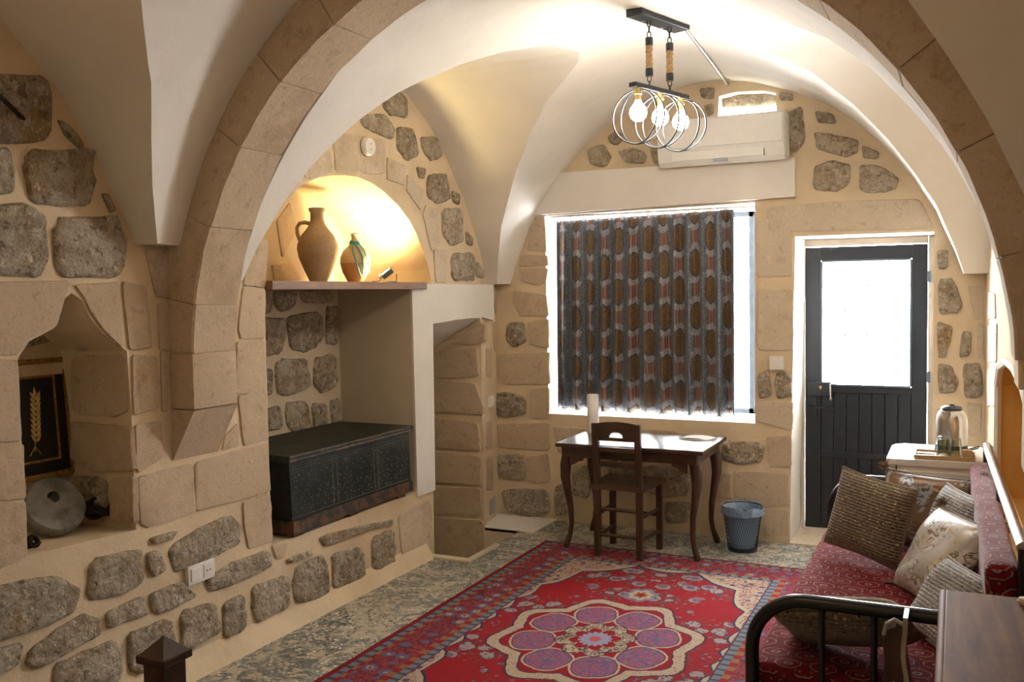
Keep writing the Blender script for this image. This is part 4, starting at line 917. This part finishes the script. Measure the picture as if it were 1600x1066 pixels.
u_, v_ = pier.px(769, 790); mb = MB(); Mp = Matrix.Translation(pier.at(u_, v_, .0)) @ Matrix((pier.U, pier.V, pier.N)).transposed().to_4x4(); mb.box(-.065, .065, -.055, .055, -.005, .008, Mp, bev=.003)
cvp = mb.build('cover_plate', plain('grey_plate', (.42, .42, .38), .5)); tag(cvp, 'grey cover plate low on the stone corner by the passage', 'cover plate')
mb = MB(); a, b = PB.px(773, 578), PB.px(774, 612); mb.tube([PB.at(*a, .012), PB.at(*b, .012)], .003, 6); wr = mb.build('wall_cable', WHITEPL); tag(wr, 'short white cable hanging down the back wall corner', 'cable')
# ---- things in the small left niche
fr = empty('picture_frame', (-3.31, 2.50, .90), label='gilt framed black picture with golden wheat sprig in the niche', cat='picture')
Mf = T(-3.325, 2.497, .905) @ rotm('Y', math.radians(-4))
GILT = plain('gilt_wood', (.30, .17, .05), .4, .35, sc=60, var=.5); BLK = plain('black_mount', (.012, .012, .011), .35)
fw_, fh = .172, .485
for y0, y1, z0, z1 in ((-fw_, fw_, 0, .022), (-fw_, fw_, fh-.022, fh), (-fw_, -fw_+.022, .022, fh-.022), (fw_-.022, fw_, .022, fh-.022)):
    mb = MB(); mb.box(-.008, .016, y0, y1, z0, z1, Mf, bev=.004); mb.build('frame_rail', GILT, fr, world=True)
mb = MB(); mb.box(-.006, .004, -fw_+.02, fw_-.02, .02, fh-.02, Mf); mb.build('mount', BLK, fr, world=True)
mb = MB()
for y0, y1, z0, z1 in ((-.11, .11, .068, .078), (-.11, .11, fh-.078, fh-.068), (-.11, -.10, .078, fh-.078), (.10, .11, .078, fh-.078)): mb.box(.003, .0065, y0, y1, z0, z1, Mf)
mb.build('inner_fillet', GILT, fr, world=True)
mb = MB(); GOLD = plain('gold_thread', (.62, .46, .18), .45, .3)
mb.tube([(.006, -.005, .115), (.006, .0, .2), (.006, .012, .33)], .002, 5, M=Mf)
for k in range(9):
    z_ = .15+.021*k
    for sgn in (-1, 1):
        Mk = Mf @ T(.006, .004+.0015*k, z_) @ rotm('X', -sgn*math.radians(32)) ; mb.lathe([(0, 0), (.007, .012), (.0055, .03), (0, .044)], 6, Mk)
mb.lathe([(0, 0), (.008, .012), (0, .045)], 6, Mf @ T(.006, .013, .33)); mb.tube([(.006, -.03, .10), (.006, -.005, .135), (.006, .02, .10)], .002, 5, M=Mf)
mb.build('wheat_sprig', GOLD, fr, world=True)
t = MT('grey_millstone', .9, .2); t.color(t.mix(t.noise(9, 6, .65).ss(.35, .65), (.12, .115, .10), (.27, .26, .235))); t.bump(t.noise(30, 6, .7), .6, .015)
ms = onx(83, 792, -3.17)
mb = MB(); n = 30; Mm = Matrix.Translation(ms) @ rotm('Z', math.radians(-12)) @ rotm('Y', math.radians(58))
vs = []
for (r_, z_) in ((.022, -.03), (.108, -.03), (.118, -.015), (.118, .02), (.108, .032), (.024, .028)):
    for j in range(n):
        a = 2*PI*j/n; q = r_*(1+.05*noise.noise(Vector((math.cos(a)*1.5, math.sin(a)*1.5, 3)))) if r_ > .05 else r_
        ox = .0 if r_ > .05 else -.03
        vs.append((q*math.cos(a)+ox, q*math.sin(a), z_))
mb.add(vs, [(i*n+j, i*n+(j+1) % n, ((i+1) % 6)*n+(j+1) % n, ((i+1) % 6)*n+j) for i in range(6) for j in range(n)], Mm)
mm = mb.build('millstone', t.m, smooth=40); tag(mm, 'round grey millstone with a hole leaning in the small niche', 'millstone')
RUST = plain('rusty_iron', (.030, .020, .014), .8, .4, sc=40, var=.5, bump=.5)
def knot(name, c, r_, label, turns=5, seed=1):
    random.seed(seed); c = Vector(c); r = empty(name, (c.x, c.y, c.z-r_), label=label, cat='ironwork')
    for k in range(turns):
        mb = MB(); R_ = Matrix.Translation(c+Vector((random.uniform(-.3, .3), random.uniform(-.3, .3), random.uniform(-.2, .2)))*r_) @ Matrix.Rotation(random.uniform(0, 3), 4, Vector((random.random(), random.random(), random.random()+.1)).normalized())
        mb.tube([(r_*.75*math.cos(a), r_*.6*math.sin(a), r_*.12*math.sin(3*a)) for a in [2*PI*q/24 for q in range(24)]], r_*random.uniform(.10, .2), 8, closed=True, M=R_); mb.build('iron_ring', RUST, r, smooth=60, world=True)
    return r
knot('iron_shackle', onx(152, 793, -3.16)+Vector((0, 0, .0)), .062, 'dark rusty iron shackle lying right of the millstone', 7, 4)
knot('iron_ring_chain', onx(53, 848, -3.02)+Vector((0, 0, .005)), .03, 'small rusty chain rings at the front of the niche sill', 4, 8)
mb = MB(); mb.tube([onx(38, 187, -2.965), onx(10, 160, -2.9), onx(-22, 130, -2.82)], .008, 8); rd = mb.build('iron_rod', RUST, smooth=60); tag(rd, 'black iron rod sticking out of the upper left wall stone', 'rod')

# ================================================================== DAYBED
def m_kilim(name, sheen=.5):
    t = MT(name, .95, .08); x, y, z = t.xyz(); P_, Q_ = .105, .085
    n = t.n('NewGeometry'); nx, ny, nz = [V(t.nt, o) for o in (lambda q: (t.nt.links.new(n.outputs['Normal'], q.inputs[0]), q.outputs)[1])(t.n('SeparateXYZ'))]
    up = nz.abs().gt(.6); sd = (1.-up)*nx.abs().gt(.6)
    u = up*x+(1.-up)*(sd*z+(1.-sd)*x); v = up*y+(1.-up)*(sd*y+(1.-sd)*z)
    j = (v/Q_).floor(); dv = (v/Q_-j-.5)*Q_; uu = u+j.mod(2.)*P_*.5; i = (uu/P_).floor(); du = (uu/P_-i-.5)*P_
    e = (du.abs()/.046).max(dv.abs()/.036).max((du.abs()/.046+dv.abs()/.036)*.68)
    wob = (t.noise(60, 3)-.5)*.18; e = e+wob
    col = t.mix(t.noise(40, 4), (.105, .006, .013), (.18, .012, .02))
    small = t.voro(46); col = t.mix(small.lt(.24), col, (.26, .11, .075)); col = t.mix(small.lt(.12), col, (.03, .006, .012))
    col = t.mix(e.lt(1.0), col, (.05, .012, .018)); col = t.mix(e.lt(.90), col, (.27, .14, .10)); col = t.mix(e.lt(.78), col, (.17, .009, .018)); col = t.mix(e.lt(.45), col, (.05, .015, .03)); col = t.mix(e.lt(.32), col, (.30, .16, .12)); col = t.mix(e.lt(.16), col, (.15, .01, .02))
    t.color(col); t.b.inputs['Sheen Weight'].default_value = sheen; t.b.inputs['Sheen Roughness'].default_value = .35; t.bump(t.noise(200, 3), .35, .003); return t.m
KILIM = m_kilim('red_gul_textile', .03); KILIMB = m_kilim('red_gul_textile_back', .3)
t = MT('black_gloss_tube', .22, .5); t.color(t.mix(t.noise(30, 3), (.008, .008, .009), (.016, .015, .015))); TUBE = t.m
db_ = empty('daybed', (-.22, 3.83, 0), label='black tubular metal daybed with red patterned cover along the right wall', cat='daybed')
def arm(y, slats):
    path = [(-.565, y, .0), (-.565, y, .53)]+[(-.565+.16*(1-math.cos(a)), y, .53+.16*math.sin(a)) for a in [PI/2*q/8 for q in range(1, 9)]]+[(0.1, y, .69), (.125, y, .69)]
    mb = MB(); mb.tube(path, .021, 14); mb.build('arm_frame', TUBE, db_, smooth=60, world=True)
    for x in slats:
        mb = MB(); mb.tube([(x, y, .20), (x, y, .685)], .010, 10); mb.build('arm_slat', TUBE, db_, smooth=60, world=True)
    mb = MB(); mb.tube([(-.565, y, .20), (.12, y, .20)], .013, 10); mb.build('arm_rail', TUBE, db_, smooth=60, world=True)
arm(2.84, (-.36, -.215, -.145, -.02)); arm(4.81, (-.40, -.215, -.05, .06))
B0, B1 = Vector((.122, 4.86, .875)), Vector((.172, 2.98, .875))
mb = MB(); mb.tube([B0, B1], .020, 14); mb.build('back_bar', STEELB, db_, smooth=60, world=True)
for p in (B0, B0.lerp(B1, .5), B1):
    mb = MB(); mb.tube([(p.x, p.y, 0), (p.x, p.y, .875)], .016, 10); mb.build('back_post', TUBE, db_, smooth=60, world=True)
mb = MB(); mb.box(-.575, .12, 2.87, 4.79, .18, .23, bev=.006); mb.build('bed_frame', TUBE, db_, world=True)
def soft_box(name, mat, parent, x0, x1, y0, y1, z0, z1, r=.03, n=(14, 40, 6), amp=.006):
    bm = bmesh.new(); bmesh.ops.create_cube(bm, size=1)
    for v in bm.verts: v.co = Vector(((x0+x1)/2+v.co.x*(x1-x0), (y0+y1)/2+v.co.y*(y1-y0), (z0+z1)/2+v.co.z*(z1-z0)))
    bmesh.ops.bevel(bm, geom=list(bm.edges), offset=r, segments=4, affect='EDGES', profile=.5)
    for ax, (a, b, k) in enumerate(((x0+r, x1-r, n[0]), (y0+r, y1-r, n[1]), (z0+r, z1-r, n[2]))):
        for q in range(1, k):
            co = [0, 0, 0]; co[ax] = a+(b-a)*q/k; no = [0, 0, 0]; no[ax] = 1
            bmesh.ops.bisect_plane(bm, geom=list(bm.verts)+list(bm.edges)+list(bm.faces), plane_co=co, plane_no=no)
    for v in bm.verts: v.co += v.normal*(amp*noise.noise(v.co*6)+amp*.6*noise.noise(v.co*17))
    me = bpy.data.meshes.new(name); bm.to_mesh(me); bm.free(); me.polygons.foreach_set('use_smooth', [True]*len(me.polygons))
    return link(name, me, mat, parent, world=True)
soft_box('mattress', KILIM, db_, -.585, .10, 2.885, 4.775, .23, .455, .03)
o = soft_box('back_cushion', KILIMB, db_, .045, .135, 2.985, 4.775, .46, .815, .028, (4, 40, 10))
for v in o.data.vertices: v.co.x += (4.8-v.co.y)*.018-(.0)

# ---- scatter cushions
def m_tweed(name, c1, c2, fleck, dark):
    t = MT(name, .9, .2); u = t.n('UVMap'); x, y, _ = t.xyz(u.outputs[0]); co = u.outputs[0]
    row = (y*150.+t.noise(8, 2, co=co)*.8).pp(1.); st = t.noise(1, 4, .7, co=t.scale(60, 180, 1, co))
    col = t.mix(st.ss(.4, .62), c1, c2); col = t.mix(row.lt(.28)*.7, col, dark)
    vz = t.voro(125, co=t.scale(.6, 1.3, 1, co)); sp = t.n('SeparateColor'); t.nt.links.new(t.voro(125, co=t.scale(.6, 1.3, 1, co), out=1), sp.inputs[0]); q = V(t.nt, sp.outputs[0])
    col = t.mix(vz.lt(.42)*q.gt(.86), col, fleck); col = t.mix(vz.lt(.4)*q.lt(.14), col, (.015, .014, .016)); t.color(col)
    t.b.inputs['Sheen Weight'].default_value = .35
    t.bump(row*.8+t.noise(150, 4, co=co)*.8, .9, .006); return t.m
TWEED = m_tweed('brown_tweed', (.15, .115, .075), (.27, .215, .15), (.58, .43, .20), (.05, .038, .026))
TWEEDG = m_tweed('grey_tweed', (.24, .225, .21), (.46, .44, .42), (.62, .55, .42), (.09, .08, .075))
def m_satin(name, c1, c2, c3):
    t = MT(name, .30, .6); u = t.n('UVMap'); co = u.outputs[0]
    f = t.noise(3.2, 3, .5, 2.6, co=co); g = (t.noise(9, 3, .5, 3, co=co)-.5).abs()
    col = t.mix(f.ss(.46, .52), c1, c2); col = t.mix(g.lt(.03)*f.gt(.44), col, c3); col = t.mix(t.noise(14, 2, .5, 1, co=co).gt(.66), col, (.45, .27, .08)); t.color(col)
    t.b.inputs['Sheen Weight'].default_value = .3; t.b.inputs['Metallic'].default_value = .25; t.bump(t.noise(6, 3, co=co)+g*.6, .35, .01); return t.m
SATB = m_satin('brown_blue_satin', (.15, .075, .032), (.26, .29, .32), (.08, .04, .02))
SATI = m_satin('ivory_gold_satin', (.44, .40, .36), (.60, .57, .53), (.18, .11, .06))
FRINGE = plain('brown_fringe', (.16, .11, .07), .7, sc=80, var=.5)
def cushion(name, mat, w, h, th, loc, yaw, tilt, label, roll=0, tassel=False, piping=True, pinch=.06):
    r = empty(name, loc, yaw, label=label, cat='cushion', group='scatter cushions on the daybed'); N = 22
    M = rotm('Y', roll) @ rotm('X', -tilt); vs, fs, uvs = [], [], []
    for side in (1, -1):
        for j in range(N+1):
            for i in range(N+1):
                u, v = -1+2*i/N, -1+2*j/N
                k = max(0, (1-u**4)*(1-v**4))**.55*.8+.2*max(0, (1-u*u)*(1-v*v))**.5
                px_ = u*w/2*(1-pinch*(1-abs(v)**2.0)*abs(u)**3); pz = v*h/2*(1-pinch*(1-abs(u)**2.0)*abs(v)**3)
                bulge = th/2*k*(1+.18*noise.noise(Vector((u*1.5+loc[0]*9, v*1.5, side))))
                p = M @ Vector((px_, -side*bulge, pz+h/2)); vs.append(p); uvs.append((u*w/2+.3, v*h/2+.3))
        b = 0 if side == 1 else (N+1)**2
        for j in range(N):
            for i in range(N):
                a = b+j*(N+1)+i; q = (a, a+1, a+N+2, a+N+1); fs.append(q if side == 1 else q[::-1])
    zmin = min(p.z for p in vs); vs = [(p.x, p.y, p.z-zmin+.002) for p in vs]
    me = bpy.data.meshes.new('cover'); me.from_pydata([tuple(p) for p in vs], [], fs); ul = me.uv_layers.new(name='UVMap')
    for l in me.loops: ul.data[l.index].uv = uvs[l.vertex_index]
    me.polygons.foreach_set('use_smooth', [True]*len(me.polygons)); link('cover', me, mat, r)
    ed = [(i, 0) for i in range(N)]+[(N, j) for j in range(N)]+[(i, N) for i in range(N, 0, -1)]+[(0, j) for j in range(N, 0, -1)]
    path = [vs[j*(N+1)+i] for i, j in ed]
    if piping: mb = MB(); mb.tube(path, .0045, 6, closed=True); mb.build('piping', FRINGE if tassel else mat, r, smooth=60)
    if tassel:
        for (i, j) in ((0, N), (N, N), (0, 0), (N, 0)):
            p = Vector(vs[j*(N+1)+i]); c0 = M @ Vector((0, 0, h/2)); c0.z -= zmin; d = (p-c0).normalized(); mb = MB(); random.seed(i+j*3)
            for q in range(70):
                e = (d+Vector((random.uniform(-.8, .8), random.uniform(-.8, .8), random.uniform(-.7, .7)))).normalized()*random.uniform(.025, .05); e.z = max(e.z, -p.z+.004)
                mb.tube([p, p+e*.5+Vector((0, 0, .003)), p+e], [.0022, .0018, .0008], 4, cap=False)
            mb.build('tassel', FRINGE, r)
    return r
D_ = math.radians
cushion('tweed_cushion', TWEED, .385, .345, .12, (-.375, 4.17, .458), D_(-34), D_(13), 'brown tweed cushion propped upright at the far end of the daybed', roll=D_(6))
cushion('satin_cushion', SATB, .42, .34, .12, (-.14, 4.44, .458), D_(-22), D_(16), 'shiny brown and blue satin cushion behind the upright tweed cushion', tassel=True)
cushion('tweed_cushion', TWEEDG, .38, .34, .12, (-.07, 4.17, .458), D_(-66), D_(20), 'pale grey tweed cushion leaning between the two satin cushions')
cushion('satin_cushion', SATI, .40, .36, .14, (-.13, 3.72, .458), D_(-62), D_(32), 'ivory and gold satin cushion with fringed corners against the backrest', tassel=True)
cushion('tweed_cushion', TWEEDG, .34, .28, .12, (-.085, 3.27, .458), D_(-62), D_(34), 'grey flecked tweed cushion lying nearest the wooden dresser')
cushion('tweed_cushion', TWEED, .42, .31, .12, (-.29, 3.17, .458), D_(-6), D_(-58), 'dark tweed cushion behind the near arm bars of the daybed', roll=D_(-8))

# ================================================================== WHITE CABINET AND TEA THINGS
CABW = plain('white_lacquer', (.74, .70, .64), .3, var=.03)
cb_ = empty('white_cabinet', (-.10, 5.14, 0), label='low white cabinet standing between the daybed and the black door', cat='cabinet')
CZ = .785
mb = MB(); poly = [(-.315, 4.90), (.115, 4.90), (.115, 5.40), (-.25, 5.40), (-.315, 5.33)]
mb.prism([(-.318, 4.895), (.118, 4.895), (.118, 5.405), (-.26, 5.405), (-.30, 5.37), (-.318, 5.32)], .03, T(0, 0, CZ-.03)); mb.build('cabinet_top', CABW, cb_, world=True)
mb = MB(); mb.box(-.31, .112, 4.905, 5.40, 0, CZ-.031); mb.build('body', CABW, cb_, world=True)
mb = MB(); mb.box(-.268, .10, 4.893, 4.905, .40, CZ-.055, bev=.003); dr = mb.build('drawer_front', CABW, cb_, world=True)
mb = MB(); mb.tube([(-.13, 4.885, .60), (-.03, 4.885, .60)], .006, 8); mb.build('handle', STEELB, dr, world=True)
mb = MB(); mb.box(-.268, .10, 4.893, 4.905, .06, .385, bev=.003); mb.build('cabinet_door', CABW, cb_, world=True)
mb = MB(); mb.box(-.276, -.270, 4.9, 4.906, .05, CZ-.033); mb.build('shadow_gap', BLACKPL, cb_, world=True)
TRAYW = m_wood('tray_bamboo', (.36, .21, .10), (.50, .32, .16), .5, 0)
tx0, tx1, ty0, ty1 = -.195, .075, 4.925, 5.12
tr = empty('wooden_tray', (-.06, 5.02, CZ), label='flat wooden tray on the white cabinet', cat='tray')
mb = MB(); mb.box(tx0, tx1, ty0, ty1, CZ+.001, CZ+.008, bev=.003); mb.build('tray_base', TRAYW, tr, world=True)
for a in ((tx0, tx1, ty0, ty0+.008), (tx0, tx1, ty1-.008, ty1), (tx0, tx0+.008, ty0+.008, ty1-.008), (tx1-.008, tx1, ty0+.008, ty1-.008)):
    mb = MB(); mb.box(*a, CZ+.006, CZ+.02, bev=.002); mb.build('tray_rim', TRAYW, tr, world=True)
gz = CZ+.0085
def tumbler(loc, label, s_=1):
    mb = MB(); h = .088*s_; prof = [(.034, 0), (.0345, .004), (.029, h*.55), (.0265, h*.97), (.024, h), (0, h), (0, h-.006), (.022, h-.006), (.0265, h*.55), (.0315, .004), (.034, 0)]
    vs, n = [], 30
    for r_, z_ in prof:
        for j in range(n):
            q = 1+(.02 if j % 3 == 0 else -.008)*(1 if .2*h < z_ < .9*h else 0); vs.append((r_*q*math.cos(2*PI*j/n), r_*q*math.sin(2*PI*j/n), z_))
    mb.add(vs, [(i*n+j, i*n+(j+1) % n, (i+1)*n+(j+1) % n, (i+1)*n+j) for i in range(len(prof)-1) for j in range(n)])
    o = mb.build('glass_tumbler', GREENGL, smooth=50); o.location = loc; tag(o, label, 'glass', 'upturned green glasses on the tray'); return o
tumbler((-.062, 4.985, gz), 'green ribbed glass upside down on the tray, lower of the nested pair')
o = tumbler((-.062, 4.985, gz+.014), 'green ribbed glass upside down, nested on top of the other glass')
tumbler((-.012, 5.035, gz), 'single green ribbed glass upside down beside the kettle')
PACK = plain('sachet_paper', (.72, .66, .55), .6, sc=40, var=.25)
for i, (x, y, r_, z_, lb) in enumerate(((-.148, 4.975, .2, 0, 'cream paper sachet at the front of the tray'), (-.14, 5.01, -.15, .006, 'cream paper sachet overlapping in the middle of the tray'), (-.15, 5.05, .1, 0, 'cream paper sachet at the back of the tray'))):
    mb = MB(); mb.box(-.04, .04, -.018, .018, 0, .006, bev=.0025); o = mb.build('sachet', PACK); o.location = (x, y, gz+z_); o.rotation_euler = (0, 0, r_); tag(o, lb, 'sachet', 'sachets on the tray')
mb = MB(); mb.box(.02, .062, 4.94, 4.975, gz, gz+.045, bev=.002); o = mb.build('tea_box', plain('tan_card', (.50, .33, .16), .7, sc=30)); tag(o, 'small tan cardboard box on the tray right of the glasses', 'box')
t = MT('printed_card', .7, .2); x, y, z = t.xyz(); t.color(t.mix(((x*95.).pp(1.).lt(.22)).max((y*95.).pp(1.).lt(.22)), (.80, .79, .76), (.45, .46, .50)))
mb = MB(); mb.box(-.045, .045, -.07, .07, 0, .0015); o = mb.build('printed_card', t.m); o.location = (-.235, 5.05, CZ+.0005); o.rotation_euler = (0, 0, -.08); tag(o, 'white card printed with a grid beside the tray', 'card')
kx, ky = -.03, 5.19
kt = empty('electric_kettle', (kx, ky, CZ), label='stainless steel electric kettle with black lid on the white cabinet', cat='kettle')
mb = MB(); mb.lathe([(0, 0), (.077, 0), (.079, .008), (.076, .03), (.073, .04), (0, .04)], 36, T(kx, ky, CZ)); mb.build('base', BLACKPL, kt, smooth=40, world=True)
mb = MB(); mb.lathe([(.072, .04), (.075, .06), (.075, .15), (.071, .185), (.060, .208), (.046, .221), (0, .223)], 40, T(kx, ky, CZ)); mb.build('body', STEELB, kt, smooth=50, world=True)
mb = MB(); mb.lathe([(.049, .219), (.051, .225), (.042, .235), (.012, .240), (0, .240)], 32, T(kx, ky, CZ)); lidk = mb.build('lid', plain('dark_lid', (.05, .055, .07), .35), kt, smooth=40, world=True)
mb = MB(); mb.box(-.012, .012, -.006, .006, .239, .245, T(kx, ky, CZ), bev=.002); mb.build('lid_button', BLACKPL, lidk, world=True)
mb = MB(); mb.prism([(-.02, 0), (.02, 0), (.006, -.035), (-.006, -.035)], .03, T(kx-.025, ky-.052, CZ+.215) @ Matrix(((1, 0, 0), (0, 0, -1), (0, 1, 0))).to_4x4()); mb.build('spout', STEELB, kt, world=True)
mb = MB(); mb.tube([(kx+.02, ky+.045, CZ+.215), (kx+.03, ky+.10, CZ+.21), (kx+.033, ky+.112, CZ+.16), (kx+.03, ky+.10, CZ+.08), (kx+.02, ky+.06, CZ+.055)], .011, 10); mb.build('handle', BLACKPL, kt, smooth=60, world=True)
mb = MB(); mb.tube([(kx+.06, ky, CZ+.012), (kx+.10, ky-.015, CZ+.03), (kx+.125, ky+.01, CZ+.035), (kx+.12, ky+.05, CZ+.018), (kx+.09, ky+.07, CZ+.006), (kx+.10, ky-.05, CZ+.004)], .0035, 6); mb.build('cord', BLACKPL, kt, smooth=60, world=True)

# ================================================================== DRESSER, STAND, BED CORNER
ds = empty('wooden_dresser', (.25, 2.2, 0), label='brown wooden dresser with polished top at the bottom right corner', cat='dresser')
DZ = .815
mb = MB(); mb.box(-.028, .56, 1.55, 2.705, DZ-.028, DZ, bev=.006); mb.build('dresser_top', DRESW, ds, world=True)
mb = MB(); mb.tube([(-.026, 1.55, DZ-.012), (-.030, 2.70, DZ-.012)], .0125, 10); mb.build('rounded_edge', DRESW, ds, smooth=60, world=True)
mb = MB(); mb.box(-.005, .55, 1.58, 2.685, .08, DZ-.029); mb.build('carcass', DRESW, ds, world=True)
for k in range(3):
    mb = MB(); z0 = .11+k*.225; mb.box(-.018, -.004, 1.61, 2.66, z0, z0+.21, bev=.004); d_ = mb.build('drawer', DRESW, ds, world=True)
    for y in (1.9, 2.4): mb = MB(); mb.lathe([(0, 0), (.012, 0), (.014, .012), (0, .018)], 12, T(-.018, y, z0+.105) @ rotm('Y', -PI/2)); mb.build('knob', BRASS, d_, world=True)
for x, y in ((.02, 1.62), (.02, 2.64), (.52, 1.62), (.52, 2.64)): mb = MB(); mb.box(x-.025, x+.025, y-.025, y+.025, 0, .081); mb.build('leg', DRESW, ds, world=True)
c_ = onz(1603, 940, DZ+.008); mb = MB(); mb.lathe([(0, -.008), (.026, -.008), (.030, 0), (.026, .008), (0, .009)], 24, T(c_.x+.012, c_.y, DZ+.0085) @ Matrix.Diagonal((1.1, .62, 1, 1))); o = mb.build('soap_bar', plain('cream_soap', (.80, .70, .52), .5)); tag(o, 'small cream oval bar on the dresser top', 'soap')
bs = empty('carved_stand', (-.13, 2.74, 0), label='carved dark wooden stand with scalloped edge coloured as lit at the daybed arm', cat='stand')
LITW = m_wood('lit_edge_wood', (.38, .32, .26), (.52, .45, .37), .5, 2)  # light catching the cut edges, painted as paler wood
def wavy(x0, w, amp, z0, z1, y0, y1, name, mat, ph=0):
    mb = MB(); n = 26; L_, R__ = [], []
    for i in range(n+1):
        z_ = z0+(z1-z0)*i/n; q = amp*math.sin(z_*17+ph)+amp*.5*math.sin(z_*39+ph); L_.append((x0-w/2+q, z_)); R__.append((x0+w/2+q, z_))
    mb.prism(L_+R__[::-1], y1-y0, T(0, y1, 0) @ Matrix(((1, 0, 0), (0, 0, -1), (0, 1, 0))).to_4x4()); return mb.build(name, mat, bs, world=True)
wavy(-.125, .012, .005, 0, .715, 2.728, 2.815, 'carved_board', DARKWZ); wavy(-.125, .0125, .005, .002, .716, 2.722, 2.728, 'lit_edge', LITW)
for zc in (.60, .42, .24):
    mb = MB(); mb.prism([(-.018, -.11), (.02, -.12), (.022, .085), (.0, .10), (-.022, .09), (-.034, .06), (-.028, 0), (-.034, -.06)], .07, T(-.152, 2.812, zc-.02) @ Matrix(((1, 0, 0), (0, 0, -1), (0, 1, 0))).to_4x4()); mb.build('side_scroll', DARKWZ, bs, world=True)
    mb = MB(); mb.tube([(-.183, 2.74, zc+.055), (-.175, 2.74, zc+.088), (-.155, 2.74, zc+.102), (-.13, 2.74, zc+.09)], .006, 6); mb.build('lit_edge', LITW, bs, world=True)
pc = CPOS+ray(257, 1030)*2.0
bd = empty('bed', (-2.1, .7, 0), label='dark wooden bed post with pyramid cap and patterned cover, bottom left', cat='bed')
mb = MB(); mb.box(pc.x-.03, pc.x+.03, pc.y-.03, pc.y+.03, 0, pc.z-.002); post = mb.build('post', DARKWZ, bd, world=True)
mb = MB(); mb.box(pc.x-.041, pc.x+.041, pc.y-.041, pc.y+.041, pc.z-.002, pc.z+.016, bev=.003)
mb.add([(pc.x-.036, pc.y-.036, pc.z+.016), (pc.x+.036, pc.y-.036, pc.z+.016), (pc.x+.036, pc.y+.036, pc.z+.016), (pc.x-.036, pc.y+.036, pc.z+.016), (pc.x, pc.y, pc.z+.052)], [(0, 1, 4), (1, 2, 4), (2, 3, 4), (3, 0, 4)]); mb.build('pyramid_cap', DARKWZ, post, world=True)
mb = MB(); mb.box(-2.75, pc.x-.03, pc.y-.02, pc.y+.02, .25, .62, bev=.005); mb.build('footboard', DARKW, bd, world=True)
mb = MB(); mb.box(pc.x-.02, pc.x+.02, -.4, pc.y-.03, .25, .40, bev=.004); mb.build('side_rail', DARKW, bd, world=True)
mb = MB(); mb.box(-2.78, -2.72, pc.y-.03, pc.y+.03, 0, pc.z-.002); mb.build('post', DARKWZ, bd, world=True)
t = MT('patterned_cover', .9, .2); t.color(t.mix(t.noise(30, 4, .6, 2).ss(.45, .55), (.035, .035, .045), t.mix(t.noise(12, 3).gt(.6), (.20, .09, .05), (.26, .26, .29)))); t.bump(t.noise(60, 3), .4, .005)
soft_box('cover', t.m, bd, -2.70, pc.x+.045, -.35, pc.y-.055, .40, .60, .05, (16, 16, 4), .01)
soft_box('folded_throw', t.m, bd, pc.x-.10, pc.x+.06, pc.y-.36, pc.y-.055, .585, pc.z-.034, .045, (8, 12, 4), .012)
